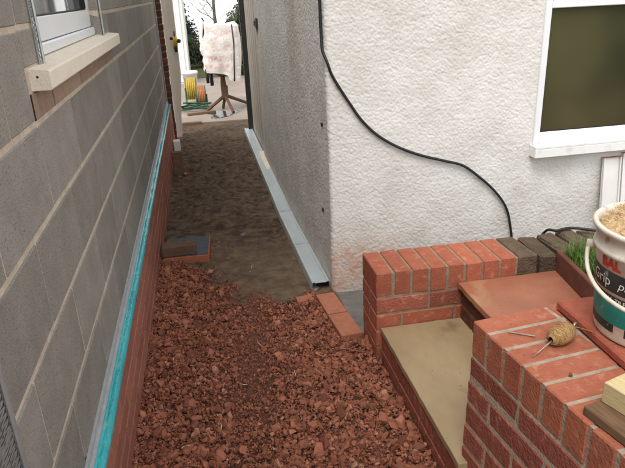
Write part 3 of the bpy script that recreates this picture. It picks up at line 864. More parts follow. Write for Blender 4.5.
# ------------------------------------------------------------------ galvanised lintel along the house side
t = empty('steel_lintel', (.53, 2.90, .05)); tag(t, 'long galvanised steel lintel lying along the foot of the house wall', 'lintel')
n_ = 60
def chan(y):
    f_ = (y - 2.90) / 4.65
    x_ = .53 + .006 * f_; z_ = float(np.interp(y, [2.9, 3.6, 4.4, 5.7, 7.6], [.108, .062, .028, .012, .010])) + .0
    return x_, z_
mb = MB()
ysl = np.linspace(2.90, 7.55, n_)
sec = [(-.052, -.055), (-.050, -.004), (-.046, 0), (-.035, .0005), (-.031, -.0035), (.031, -.0035), (.035, .0005), (.046, 0), (.050, -.004), (.052, -.055)]
thick = [(x * .965, z - .003) for x, z in sec]
k = len(sec)
for y in ysl:
    xx, zz = chan(y); wob = .004 * (float(vn(y, 2., .6, 3)) - .5)
    zz += .004 * (float(vn(y, 9., .5, 2)) - .5)
    for (a, b) in sec + thick[::-1]:
        mb.v.append((xx + a + wob - .53, y - 2.90, zz + b - .05))
K = 2 * k
for i in range(n_ - 1):
    for j in range(K):
        mb.f.append((i * K + j, i * K + (j + 1) % K, (i + 1) * K + (j + 1) % K, (i + 1) * K + j))
for i in (0, n_ - 1):
    for j in range(k - 1):
        a, b = i * K + j, i * K + j + 1
        mb.f.append((a, b, i * K + K - 2 - j, i * K + K - 1 - j))
mb.build('shell', M['zinc'], t)
mb = MB(); xx, zz = chan(2.905)
mb.box(-.046, .046, .004, .30, zz - .055 - .05, zz - .05 - .05); mb.build('base_plate', M['zinc'], t)
mb = MB()
for y in (3.55, 4.3):
    xx, zz = chan(y)
    mb.box(xx - .53 - .051, xx - .53 + .051, y - 2.90, y - 2.90 + .004, zz - .05 - .004, zz - .05 + .0025)
mb.build('seam', M['galv'], t)

# ------------------------------------------------------------------ back garden wall with brick-on-edge coping
BX, BYF, BYB, BZ = .597, 2.051, 2.262, .542
GW = empty('garden_wall', (BX, BYF, .05)); tag(GW, 'low brick garden wall with red brick-on-edge coping that turns dark and old', 'wall')
def bw(x, y, z): return (x - BX, y - BYF, z - .05)
for i in range(8):
    brick('coping_brick', GW, M['brick'], .065, .211, .102, *bw(BX + .0325 + .075 * i, (BYF + BYB) / 2 + random.uniform(-.002, .002), BZ - .051 + random.uniform(-.0015, .0015)), bev=.003)
x = BX + .602
for i in range(13):
    wd = random.uniform(.068, .098)
    ob = brick('old_coping_brick', GW, M['oldbrick'], round(wd, 2), .21, .10, *bw(x + wd / 2, 2.158 + random.uniform(-.008, .012), .492 + random.uniform(-.012, .006)), rz=random.uniform(-.05, .05), bev=.009, jit=.006)
    ob['label'] = 'weathered dark coping brick'
    x += wd + .011
mb = MB()
mb.box(.003, .5985, .003, .208, -.1, .487); mb.build('mortar', M['mortar'], GW)
mb = MB(); mb.box(.599, 1.95, .012, .205, -.1, .465); mb.build('mortar', M['soil'], GW)
for c in range(5):
    zc = BZ - .102 - .010 - .0325 - .075 * c
    # front face stretchers
    x = BX + (0 if c % 2 == 0 else -.1125)
    while x < BX + .6:
        a, b = max(x, BX), min(x + .215, BX + 1.2)
        if b - a > .05:
            L = round(b - a, 3)
            brick('brick', GW, M['rustic'] if c < 1 else M['brick'], L, .1, .065, *bw((a + b) / 2, BYF + .05, zc))
        x += .225
    # end face header behind the front brick
    brick('brick', GW, M['brick'], .1 if c % 2 else .12, .104, .065, *bw(BX + (.05 if c % 2 else .06), BYB - .052, zc))

# ------------------------------------------------------------------ steps between the walls
ST = empty('garden_steps', (.62, 1.65, .05)); tag(ST, 'two stone garden steps with brick risers between the brick walls', 'steps')
def st(x, y, z): return (x - .62, y - 1.65, z - .05)
def slab(name, x0, x1, y0, y1, zt, th, material, label, seed):
    r = random.Random(seed); bm = bmesh.new()
    nx, ny = 14, 22
    ring = []
    for i in range(nx): ring.append((x0 + (x1 - x0) * i / nx, y0))
    for i in range(ny): ring.append((x1, y0 + (y1 - y0) * i / ny))
    for i in range(nx): ring.append((x1 - (x1 - x0) * i / nx, y1))
    for i in range(ny): ring.append((x0, y1 - (y1 - y0) * i / ny))
    mb = MB(); n = len(ring)
    lv = [(0, -th), (.0, -.003), (-.001, -.001), (-.003, 0)]
    cx, cy = (x0 + x1) / 2, (y0 + y1) / 2
    jit = [(r.uniform(-.0012, .0012), r.uniform(-.0012, .0012)) for _ in ring]
    for (ins, dz) in lv:
        for (x, y), (jx, jy) in zip(ring, jit):
            dx, dy = (cx - x), (cy - y); d = math.hypot(dx, dy)
            mb.v.append((x + jx * (1 if dz > -.02 else 1.6) - dx / d * ins, y + jy - dy / d * ins, zt + dz))
    for l_ in range(3):
        for i in range(n):
            mb.f.append((l_ * n + i, l_ * n + (i + 1) % n, (l_ + 1) * n + (i + 1) % n, (l_ + 1) * n + i))
    mb.f.append(tuple(3 * n + i for i in range(n))); mb.f.append(tuple(range(n))[::-1])
    mb.v = [st(*v) for v in mb.v]
    o = mb.build(name, material, ST); o['label'] = label
slab('tread', .612, .97, 1.268, 2.046, .302, .022, M['buff'], 'buff sandstone lower tread', 3)
slab('tread', .937, 1.60, 1.30, 2.049, .462, .022, M['redstone'], 'terracotta coloured stone upper tread', 4)
mb = MB(); mb.box(.002, .33, -.46, .396, -.1, .2295)
mb.v = [(x, y, z) for x, y, z in mb.v]; mb.build('mortar', M['mortar'], ST)
mb = MB(); mb.box(.3385, .95, -.34, .396, -.1, .389); mb.build('mortar', M['mortar'], ST)
for c in range(3):
    zc = .302 - .022 - .008 - .0325 - .075 * c
    y = 2.045 - (0 if c % 2 else .1125)
    first = True
    if c % 2 == 0: brick('riser_brick', ST, M['rustic'], .1, .105, .065, *st(.617 + .05, 2.045 - .0525, zc))
    while y > 1.05:
        brick('riser_brick', ST, M['rustic'], .1, .215, .065, *st(.617 + .05, y - .1075, zc))
        y -= .225
for c in range(2):
    zc = .462 - .022 - .006 - .0325 - .075 * c
    y = 2.045 - (.1125 if c % 2 else 0)
    if c % 2: brick('riser_brick', ST, M['darkbrick'], .1, .105, .065, *st(.953 + .05, 2.045 - .0525, zc))
    while y > 1.25:
        brick('riser_brick', ST, M['darkbrick'], .1, .215, .065, *st(.953 + .05, y - .1075, zc))
        y -= .225

# ------------------------------------------------------------------ near brick wall
TH = .1087
dv = Vector((math.sin(TH), -math.cos(TH), 0)); pv = Vector((math.cos(TH), math.sin(TH), 0))
NZ = .749
N0 = Vector((.654, 1.2354, 0)) - dv * .070
NW = empty('brick_wall', (N0.x, N0.y, .05), TH); tag(NW, 'nearest red brick wall with pale mortar, carrying the bucket', 'wall')
for i in range(14):
    brick('coping_brick', NW, M['copn'], .215, .065, .102, .1075 + random.uniform(-.0015, .0015), -.0325 - .075 * i, NZ - .051 - .05 + random.uniform(-.001, .001), bev=.0035)
    brick('coping_brick', NW, M['copn'], .215, .065, .102, .1075 + .225, -.0325 - .075 * i, NZ - .052 - .05, bev=.0035)
    brick('coping_brick', NW, M['copn'], .215, .065, .102, .1075 + .45, -.0325 - .075 * i, NZ - .052 - .05, bev=.0035)
mb = MB(); mb.box(.0026, .66, -1.04, -.003, .59, NZ - .05 - .003)
mb.box(.0010, .66, -1.04, -.003, -.1, .5895)
mb.v[8] = (-.0205, *mb.v[8][1:]); mb.v[10] = (-.0205, *mb.v[10][1:])
mb.build('mortar', M['mortar_pale'], NW)
for c in range(8):
    zc = NZ - .102 - .010 - .0325 - .075 * c - .05
    y = 0 if c % 2 == 0 else .1125
    while y > -1.04:
        a, b = min(y, 0), y - .215
        if a - b > .05:
            brick('brick', NW, M['rustic'], .1, round(a - b, 4), .065, .05 - .0024 * (c + .6) + random.uniform(-.001, .001), (a + b) / 2, zc, bev=.003, jit=.0009)
        y -= .225
# far end face
for c in range(8):
    zc = NZ - .102 - .010 - .0325 - .075 * c - .05
    for k in range(2):
        brick('brick', NW, M['rustic'], .215, .1, .065, .107 + .225 * k + .105, -.0495, zc, bev=.003)
# loose red tile under the bucket
t = empty('clay_tile', (.972, 1.06, NZ)); t.rotation_euler = (0, 0, R(-1.5)); tag(t, 'loose flat red clay tile lying on the near wall under the bucket', 'tile')
mb = MB(); mb.box(-.094, .12, -.30, .245, .0015, .0275); mb.build('tile', M['tile'], t, bevel=.005)

# ------------------------------------------------------------------ bucket
BC = (1.021, 1.115, NZ + .0282)
BK = empty('adhesive_bucket', BC); tag(BK, 'used white plastic tub of tile adhesive with teal and black print, on the near wall', 'bucket')
H_ = .278
def rad(z): return .130 + .024 * z / H_
mb = MB()
mb.lathe([(.0001, .0), (.122, .0), (.129, .004), (rad(.01), .01), (rad(.215), .215), (rad(.216) + .006, .2165), (rad(.225) + .007, .221), (rad(.22) + .006, .2265), (rad(.23) + .002, .229), (rad(.262), .262), (rad(.263) + .006, .2645), (.163, .270), (.163, .276), (.159, .279), (.152, .277), (.148, .262), (.144, .215), (.132, .2)], 72)
mb.build('tub', M['tub'], BK, True)
def ring(name, z0, z1, a0, a1, dr, material):
    mb = MB(); mb.lathe([(rad(z0) + dr, z0), (rad((z0 + z1) / 2) + dr, (z0 + z1) / 2), (rad(z1) + dr, z1)], 40, R(a0), R(a1))
    return mb.build(name, material, BK, True)
ring('label_band', .130, .179, 140, 330, .0007, M['tub_black'])
ring('label_band', .104, .1215, 140, 330, .0007, M['tub_black'])
ring('label_band', .048, .1035, 140, 330, .0006, M['tub_teal'])
ring('label_band', .026, .0475, 140, 193, .0006, M['tub_black'])
ring('label_band', .026, .0475, 205, 216, .0006, M['tub_black'])
def curved_text(body, a_start, z, size, material, dr=.0015, shear=0.0, bold=0.0):
    cu = bpy.data.curves.new('lettering', 'FONT'); cu.body = body; cu.size = size; cu.shear = shear; cu.offset = bold
    cu.resolution_u = 3
    ob = bpy.data.objects.new('lettering_source', cu); COL.objects.link(ob)
    bpy.context.view_layer.update()
    me = bpy.data.meshes.new_from_object(ob.evaluated_get(bpy.context.evaluated_depsgraph_get()))
    bpy.data.objects.remove(ob); bpy.data.curves.remove(cu)
    bm = bmesh.new(); bm.from_mesh(me)
    for _ in range(2):
        bmesh.ops.subdivide_edges(bm, edges=[e for e in bm.edges if e.calc_length() > size * .12], cuts=1)
    bmesh.ops.triangulate(bm, faces=bm.faces)
    for v in bm.verts:
        zz = z + v.co.y; r_ = rad(zz) + dr; an = R(a_start) + v.co.x / rad(z)
        v.co = Vector((r_ * math.cos(an), r_ * math.sin(an), zz))
    bm.to_mesh(me); bm.free(); me.materials.clear()
    return link('lettering', me, material, BK)
curved_text('BAL', 172, .187, .0345, M['print_red'], bold=.0012)
curved_text('Grip', 158, .144, .037, M['print_white'])
curved_text('plus', 194, .146, .030, M['print_white'], shear=.3)
curved_text('WALL TILE ADHESIVE', 173, .107, .0155, M['print_white'], bold=.0003)
# handle
mb = MB()
pa = Vector((math.cos(R(139)), math.sin(R(139)), 0)); pd = Vector((math.cos(R(229)), math.sin(R(229)), 0))
pts = []
for k in range(33):
    a = math.pi * k / 32
    pts.append(pa * (.165 * math.cos(a)) + pd * (.172 * math.sin(a)) + Vector((0, 0, .200 - .086 * max(0, math.sin(a)) ** .75)))
mb.tube(pts, .0052, 8)
mb.build('handle', M['tub'], BK, True)
for s in (1, -1):
    mb = MB(); mb.tube([pa * (s * .146) + Vector((0, 0, .200)), pa * (s * .169) + Vector((0, 0, .200))], .011, 10); mb.build('handle_lug', M['tub'], BK, True)
# fibrous filling
rs = random.Random(9)
mb = MB()
def mound(r_, a): return .250 + .082 * (1 - (r_ / .148) ** 2) + .018 * math.sin(3 * a + 1) * (r_ / .148) + .012 * math.sin(5 * a)
NR, NA = 16, 48
for i in range(NR + 1):
    for k in range(NA):
        r_ = .1455 * i / NR + 1e-4; a = 2 * math.pi * k / NA
        mb.v.append((r_ * math.cos(a), r_ * math.sin(a), mound(r_, a) + rs.uniform(-.004, .004)))
for i in range(NR):
    for k in range(NA):
        mb.f.append((i * NA + k, (i + 1) * NA + k, (i + 1) * NA + (k + 1) % NA, i * NA + (k + 1) % NA))
o = mb.build('wood_wool', M['sawdust'], loc=BC); tag(o, 'heap of pale tan wood fibre filling the bucket', 'wood fibre', kind='stuff')
mb = MB()
for i in range(1500):
    r_ = .143 * math.sqrt(rs.random()); a = rs.uniform(0, 6.28)
    p = Vector((r_ * math.cos(a), r_ * math.sin(a), mound(r_, a) + rs.uniform(-.003, .006)))
    d = Vector((rs.gauss(0, 1), rs.gauss(0, 1), rs.gauss(0, .45))).normalized(); b = Vector((rs.gauss(0, 1), rs.gauss(0, 1), rs.gauss(0, .6))).normalized()
    L = rs.uniform(.006, .017)
    mb.tube([p - d * L, p + b * L * .25, p + d * L], rs.uniform(.0005, .0010), 3, cap=False)
mb.v = [(x, y, z) if math.hypot(x, y) < .147 else (x * .146 / math.hypot(x, y), y * .146 / math.hypot(x, y), z) for x, y, z in mb.v]
s_ = mb.build('fibre_strands', M['strand'], o); s_['kind'] = 'stuff'

# ------------------------------------------------------------------ small things on the near wall
# ball of twine on a line pin
ax = Vector((.139, .061, 0)).normalized(); side_ = Vector((-ax.y, ax.x, 0)); up = Vector((0, 0, 1))
TC = Vector((.805, 1.153, NZ + .0275))
TB = empty('twine_bobbin', TC - Vector((0, 0, .0028))); TB.scale = (.9, .9, .9); tag(TB, 'straw coloured builder\'s twine wound on a steel line pin, on the near wall', 'twine')
mb = MB()
def tw(t_): return .0075 + .0185 * max(0, 1 - (t_ / .046) ** 2) ** .6
prof_ = [(-.046 + .0046 * i) for i in range(21)]
for i, t_ in enumerate(prof_):
    for k in range(20):
        a = 2 * math.pi * k / 20; mb.v.append(tuple(ax * t_ + (side_ * math.cos(a) + up * math.sin(a)) * tw(t_)))
for i in range(20):
    for k in range(20):
        mb.f.append((i * 20 + k, i * 20 + (k + 1) % 20, (i + 1) * 20 + (k + 1) % 20, (i + 1) * 20 + k))
mb.build('core', M['twine'], TB, True)
mb = MB(); pts = []
for i in range(1500):
    s = i / 1500
    t_ = .041 * math.sin(s * 2 * math.pi * 17 + 2.2 * math.sin(s * 9)) * (.62 + .38 * math.sin(s * 23) ** 2)
    a = s * 2 * math.pi * 58
    pts.append(ax * t_ + (side_ * math.cos(a) + up * math.sin(a)) * (tw(t_) + .0012))
mb.tube(pts, .0014, 4, cap=False)
o = mb.build('winding', M['twine'], TB, True)
mb = MB(); mb.tube([ax * -.118 + up * -.026, ax * -.04 + up * -.006, ax * .055 + up * .004], [.0012, .0024, .0024], 8); mb.build('line_pin', M['steel'], TB, True)
mb = MB(); mb.lathe([(.007, -.003), (.011, -.003), (.011, .003), (.007, .003), (.007, -.003)], 16)
mb.v = [tuple(ax * (.063 + x) + up * (y + .002) + side_ * z) for x, y, z in mb.v]; mb.build('pin_eye', M['steel'], TB, True)
z1 = -.0275 + .0012
spts = [ax * .05 + up * .006, Vector((.885 - TC.x, 1.145 - TC.y, .002)), Vector((.900 - TC.x, 1.085 - TC.y, z1 + .0295)), Vector((.905 - TC.x, 1.02 - TC.y, z1 + .0295)), Vector((.955 - TC.x, .955 - TC.y, z1 + .0295))]
mb = MB(); mb.tube(smooth_path(spts, 8), .0012, 5); mb.build('loose_string', M['twine'], TB, True)
# nail
mb = MB(); a_, b_ = Vector((.707, 1.225, NZ + .003)), Vector((.760, 1.191, NZ + .0026)); mid = (a_ + b_) / 2
mb.tube([a_ - mid, b_ - mid], .0020, 8); mb.tube([a_ - mid, a_ - mid + (b_ - a_) * .02], .0036, 8)
o = mb.build('nail', M['steel'], loc=mid); tag(o, 'single rusty wire nail lying on the near wall beside the twine', 'nail')
# crumb
mb = MB(); sv, sf = shapes[4]; mb.add([tuple(v * .0075) for v in sv], [tuple(f) for f in sf])
o = mb.build('mortar_crumb', M['brownbrick'], loc=(.752, 1.025, NZ + .003)); tag(o, 'dark crumb on the coping between the twine and the timber', 'crumb')
# timber offcuts
t = empty('dark_plank', (.705, .90, NZ), R(12)); tag(t, 'dark brown plank offcut lying on the near wall coping', 'plank')
mb = MB(); mb.box(-.006, .125, -.55, .0, .001, .0225); mb.build('board', M['timber_dark'], t, bevel=.002)
t = empty('pale_timber', (.741, .902, NZ + .0228), R(17)); tag(t, 'pale yellow timber block lying on the dark plank', 'timber')
mb = MB(); mb.box(0, .10, -.33, .0, .0005, .048); mb.build('block', M['timber_pale'], t, bevel=.0015)

V, F, off = [], [], 0
gr_ = np.random.RandomState(8)
for i in range(420):
    k = i % 3
    if k == 0: x, y, z = gr_.uniform(.62, .93), gr_.uniform(1.3, 2.03), .302
    elif k == 1: x, y, z = gr_.uniform(.95, 1.33), gr_.uniform(1.4, 2.03), .462
    else:
        p_ = N0 + pv * gr_.uniform(.01, .2) + dv * gr_.uniform(.02, .9); x, y, z = p_.x, p_.y, NZ
    sv, sf = shapes[gr_.randint(16)]; s_ = .0006 + .0020 * gr_.rand() ** 4
    V.append(sv * s_ + np.array([x, y, z + s_ * .3])); F.append(sf + off); off += len(sv)
me = np_mesh('brick_grit', np.concatenate(V), np.concatenate(F), False)
o = link('brick_grit', me, M['brownbrick']); tag(o, 'fine brick and mortar grit scattered on the steps and the near wall', 'grit', kind='stuff')
# ------------------------------------------------------------------ trough and grass by the old wall
t = empty('plant_trough', (1.425, 1.76, .462), R(-8.7)); tag(t, 'dark brown trough standing at the end of the upper step, full of soil', 'trough')
mb = MB()
mb.box(-.105, -.083, -.36, .285, .001, .088); mb.box(.083, .105, -.36, .285, .001, .088); mb.box(-.0825, .0825, -.36, -.338, .001, .086); mb.box(-.0825, .0825, .263, .285, .001, .086)
mb.box(-.0825, .0825, -.3375, .2625, .002, .02)
mb.build('box', M['trough'], t, bevel=.004)
mb = MB(); mb.box(-.0815, .0815, -.336, .261, .021, .070); mb.build('soil', M['soil'], t)
rs = random.Random(21)
mb = MB()
for i in range(1100):
    cx = rs.gauss(0, .05); cy = rs.gauss(0.03, .10)
    p = Vector((max(-.078, min(.078, cx)), max(-.26, min(.11, cy)), 0))
    a = rs.uniform(0, 6.28); lean = rs.uniform(.1, 1.5); L = rs.uniform(.04, .13)
    d = Vector((math.cos(a), math.sin(a), 0)); s = Vector((-d.y, d.x, 0)); w_ = rs.uniform(.0009, .0019)
    prev = None
    for k in range(5):
        f_ = k / 4
        q = p + d * (L * lean * .55 * f_ ** 1.7) + Vector((0, 0, L * (f_ - .35 * lean * f_ * f_)))
        ww = w_ * (1 - f_ * .9)
        mb.v += [tuple(q - s * ww), tuple(q + s * ww)]
        if k: n0 = len(mb.v) - 4; mb.f.append((n0, n0 + 1, n0 + 3, n0 + 2))
o = mb.build('grass_tuft', M['grass'], loc=(1.45, 1.90, .53), rot=(0, 0, R(-8.7))); tag(o, 'unruly tuft of green grass growing in the trough', 'grass')
# loose cable end on the old coping
mb = MB()
pts = [(1.45, 2.36, .43), (1.455, 2.29, .535), (1.47, 2.235, .556), (1.54, 2.235, .560), (1.62, 2.18, .560), (1.70, 2.10, .556), (1.76, 2.03, .53)]
mb.tube(smooth_path([(x - 1.54, y - 2.23, z - .55) for x, y, z in pts], 8), .0062, 8)
o = mb.build('cable_end', M['black'], None, True, loc=(1.54, 2.23, .55)); tag(o, 'black cable end looped over the old dark coping behind the grass', 'cable')

# ------------------------------------------------------------------ things in the passage
t = empty('paving_tile', (-.195, 3.77, .0), R(-3)); tag(t, 'terracotta slab with slate grey top lying against the brick plinth', 'slab')
mb = MB(); mb.box(-.145, .145, -.165, .165, -.02, .042); mb.build('body', M['terracotta'], t, bevel=.003)
mb = MB(); mb.box(-.137, .137, -.157, .157, .0422, .0465); mb.build('slate_face', M['slate'], t, bevel=.001)
z_t = .0468
t = empty('loose_brick', (-.243, 3.665, z_t), R(2)); tag(t, 'brown brick lying flat on the slate grey slab', 'brick')
t2 = brick('body', t, M['brownbrick'], .212, .10, .065, 0, 0, .033, bev=.004)
t = empty('loose_brick', (-.298, 5.93, -.05), R(6)); tag(t, 'brown brick standing on end at the foot of the plinth', 'brick')
brick('body', t, M['brownbrick'], .10, .065, .235, 0, 0, .105, bev=.005)
t = empty('white_block', (-.315, 6.72, -.06), R(4)); tag(t, 'small white block standing behind the upright brick', 'block')
mb = MB(); mb.box(-.045, .03, -.05, .05, 0, .17); mb.build('body', M['whitewall'], t, bevel=.006)
for i, (x, y, lab) in enumerate(((-.235, 5.86, 'orange brick shard right beside the upright brick'), (-.29, 5.80, 'orange brick shard in front of the upright brick'))):
    mb = MB(); sv, sf = shapes[i + 6]; mb.add([tuple(v * (.028 - .006 * i)) for v in sv], [tuple(f) for f in sf])
    o = mb.build('brick_shard', M['terracotta'], loc=(x, y, float(ground_z(x, y)) + .012)); tag(o, lab, 'shard', 'brick shards')
mb = MB(); sv, sf = shapes[9]; mb.add([tuple(v * .026) for v in sv], [tuple(f) for f in sf])
o = mb.build('pale_stone', M['concrete'], loc=(.19, 4.02, float(ground_z(.19, 4.02)) + .015)); tag(o, 'small pale stone alone on the dark earth', 'stone')
# two edging bricks and a stub by the lintel end
def loose(lab, x0, y0, x1, y1, z0, zz1, wd, th=.065):
    a = Vector((x0, y0, z0)); b = Vector((x1, y1, zz1)); c = (a + b) / 2
    t = empty('edging_brick', (c.x, c.y, c.z)); tag(t, lab, 'brick', 'loose bricks by the lintel end')
    d = (b - a); rz = math.atan2(d.y, d.x); ry = -math.atan2(d.z, math.hypot(d.x, d.y))
    t.rotation_euler = (0, ry, rz)
    brick('body', t, M['pinkbrick'], round(d.length, 3), wd, th, 0, 0, -th / 2, bev=.003)
loose('red brick laid end-on against the open end of the lintel', .519, 2.745, .532, 2.50, .118, .138, .098)
loose('red brick laid in line in front of the brick at the lintel end', .532, 2.487, .545, 2.265, .139, .155, .098)
loose('red brick stub laid crosswise left of the lintel end', .372, 2.755, .468, 2.76, .098, .10, .06, .05)
# plank at the far threshold
o = MB().box(-.31, -.03, 8.33, 8.40, -.08, -.02).build('threshold_plank', M['timber_dark'], bevel=.004); tag(o, 'short dark plank lying across the far end of the passage', 'plank')

# ------------------------------------------------------------------ garden beyond
# mixer on a stand under a white bag
MX = Vector((.36, 9.25, -.045))
ms = empty('mixer_stand', MX); tag(ms, 'rusty four-legged mixer stand with drum on the paving beyond the passage', 'mixer stand')
mb = MB(); mb.tube([(-.01, 0, .16), (-.02, 0, .34), (-.02, 0, .56)], [.05, .045, .03], 10); mb.build('post', M['rust'], ms, True)
mb = MB(); mb.box(-.06, .04, -.05, .05, .18, .36); mb.build('collar', M['rust'], ms, bevel=.006)
for (x, y) in ((-.30, -.02), (.08, -.30), (-.05, .12), (.36, .38)):
    mb = MB(); mb.tube([(-.01, 0, .22), (x, y, .012)], [.026, .022], 8); mb.build('leg', M['rust'], ms)
mb = MB(); mb.tube([(-.02, 0, .5), (-.02, 0, .56), (-.02, 0, .66), (-.02, 0, .95)], [.05, .16, .19, .19], 20); mb.build('drum', M['rust'], ms, True)
mb = MB(); mb.tube([(-.25, -.05, .62), (-.24, -.07, .42)], .022, 8); mb.tube([(-.19, -.05, .62), (-.185, -.07, .38)], .026, 8); mb.tube([(-.27, -.05, .56), (.2, -.03, .56)], .018, 8); mb.build('handle', M['black'], ms, True)
# bag
BG = empty('bulk_bag', (MX.x, MX.y, .45)); tag(BG, 'white woven bag with faded red print pulled over the mixer', 'bag')
nu, nv_ = 64, 34
V = []
for i in range(nu):
    a = 2 * math.pi * i / nu
    c, s = math.cos(a), math.sin(a)
    sq = 1 / max(abs(c), abs(s)) ** .75
    for j in range(nv_):
        f_ = j / (nv_ - 1)
        if f_ < .8:
            zz = f_ / .8; hz = .06 + .68 * zz; rr_ = (.250 + .035 * math.sin(zz * 2.6) - .02 * zz)
        else:
            zz = (f_ - .8) / .2; hz = .74 - .02 * zz; rr_ = .2475 * (1 - zz)
        fold = .014 * math.sin(5 * a + 4 * f_) + .06 * (float(vn(a, f_, .32, 3)) - .5) * (1 - abs(a - math.pi) / math.pi) + .05 * (float(vn(a + 2 * f_, f_ - a * .3, .14, 4)) - .5) * (1 - abs(a - math.pi) / math.pi)
        low = .05 * math.sin(a * 2 + .6) * (1 - min(1, zz * 1.6 if f_ < .8 else 1)) - .06 * (c > .2) * (1 - min(1, f_ * 2))
        r2 = (rr_ * sq + fold * min(1, rr_ / .2))
        V.append((r2 * c, r2 * s * .95, hz + low + (.02 * math.sin(3 * a) if f_ < .8 else .02 * math.sin(3 * a) * (1 - zz)) + (.07 if (f_ > .72 and f_ < .84 and abs(((a - math.pi * 1.22) + math.pi) % (2 * math.pi) - math.pi) < .12) else 0)))
F = []
for i in range(nu):
    for j in range(nv_ - 1):
        F.append((i * nv_ + j, ((i + 1) % nu) * nv_ + j, ((i + 1) % nu) * nv_ + j + 1, i * nv_ + j + 1))
BV = np.array(V).reshape(nu, nv_, 3)
me = np_mesh('bag', V, F); bag = link('cloth', me, M['bag'], BG)
def bagpt(a, f_):
    i = (a / (2 * math.pi) * nu) % nu; j = f_ * (nv_ - 1); i0 = int(i); j0 = min(int(j), nv_ - 2); u, v = i - i0, j - j0
    P00, P10, P01, P11 = BV[i0], BV[(i0 + 1) % nu], None, None
    p = (P00[j0] * (1 - u) + P10[j0] * u) * (1 - v) + (P00[j0 + 1] * (1 - u) + P10[j0 + 1] * u) * v
    d = np.array([p[0], p[1], 0]); d /= np.linalg.norm(d) + 1e-9
    return p + d * .004
mb = MB(); mb.tube([tuple(bagpt(5.35, .80)), tuple(bagpt(5.28, .5)), tuple(bagpt(5.2, .2)), tuple(bagpt(5.2, .0))], .010, 6); mb.tube([tuple(bagpt(3.86, .62)), tuple(bagpt(3.86, .80)), tuple(bagpt(3.84, .80) + np.array([-.02, 0, .05]))], .012, 6); mb.build('strap', M['black'], BG, True)

# hose reels
def reel(x, y, zc, r_, w_, material, label):
    t = empty('hose_reel', (x, y, -.045)); tag(t, label, 'hose reel', 'hose reels on the paving')
    z = zc + .045
    for s in (-1, 1):
        mb = MB(); mb.tube([(s * w_, 0, z), (s * (w_ + .012), 0, z)], r_ * .98, 22); mb.build('side_disc', M['green_plastic'], t)
    mb = MB()
    for k in range(5):
        xx = -w_ + (k + .5) * 2 * w_ / 5
        mb.tube([(xx, r_ * .93 * math.cos(a), z + r_ * .93 * math.sin(a)) for a in [2 * math.pi * q / 20 for q in range(21)]], w_ / 4.6, 6, cap=False)
    mb.build('coil', material, t, True)
    mb = MB()
    for s in (-1, 1):
        mb.tube([(s * (w_ + .02), -.13, .012), (s * (w_ + .02), 0, z), (s * (w_ + .02), .13, .012)], .011, 6)
    mb.tube([(-w_ - .03, 0, z), (w_ + .03, 0, z)], .014, 8); mb.build('stand', M['green_plastic'], t)
reel(-.145, 10.0, .20, .17, .075, M['hose_yellow'], 'reel of yellow hose standing behind the orange one')
reel(.0, 9.72, .13, .15, .062, M['hose_orange'], 'reel of orange hose standing in front of the yellow one')
for (x, y, L, rz, lab) in ((-.02, 9.05, .42, .25, 'short timber batten lying on the paving left of the mixer stand'),):
    o = MB().box(-L / 2, L / 2, -.03, .03, 0, .03).build('timber_batten', M['timber_dark'], loc=(x, y, -.044), rot=(0, 0, rz), bevel=.003); tag(o, lab, 'batten')
mb = MB(); rs = random.Random(3); hp = []
for k in range(40):
    a = k * .55; r_ = .16 + .05 * math.sin(k * 1.3)
    hp.append((r_ * 1.2 * math.cos(a), r_ * .8 * math.sin(a), .012 + .09 * (k / 40) + .01 * math.sin(k)))
mb.tube(smooth_path(hp, 5), .011, 6)
o = mb.build('garden_hose', M['green_plastic'], None, True, loc=(-.10, 9.42, -.045)); tag(o, 'tangled green hose coiled on the paving before the hose reels', 'hose')
t = empty('white_planter', (-.16, 11.2, -.045)); tag(t, 'small white planter standing behind the hose reels', 'planter')
mb = MB(); mb.lathe([(.0001, 0), (.10, 0), (.13, .34), (.14, .34), (.14, .38), (.12, .38), (.11, .33), (.0001, .33)], 20); mb.build('pot', M['whitewall'], t, True)

# white outbuilding
t = empty('white_outbuilding', (-1.6, 12.8, -.05)); tag(t, 'white outbuilding seen beyond the cream post at the end of the passage', 'building')
mb = MB(); mb.box(-1.8, 1.42, -.3, 3, 0, 2.6); mb.build('wall', M['whitewall'], t)
mb = MB(); mb.box(.9, 1.36, -.325, -.3, .05, 2.05); D_ = mb.build('door', M['upvc'], t, bevel=.004)
mb = MB(); mb.box(.98, 1.28, -.332, -.325, .2, .95); mb.box(.98, 1.28, -.332, -.325, 1.1, 1.9); mb.build('panel', M['whitewall'], D_, bevel=.003)
mb = MB(); mb.box(-1.9, 1.5, -.42, 3.1, 2.6, 2.72); mb.build('roof', M['slate'], t)

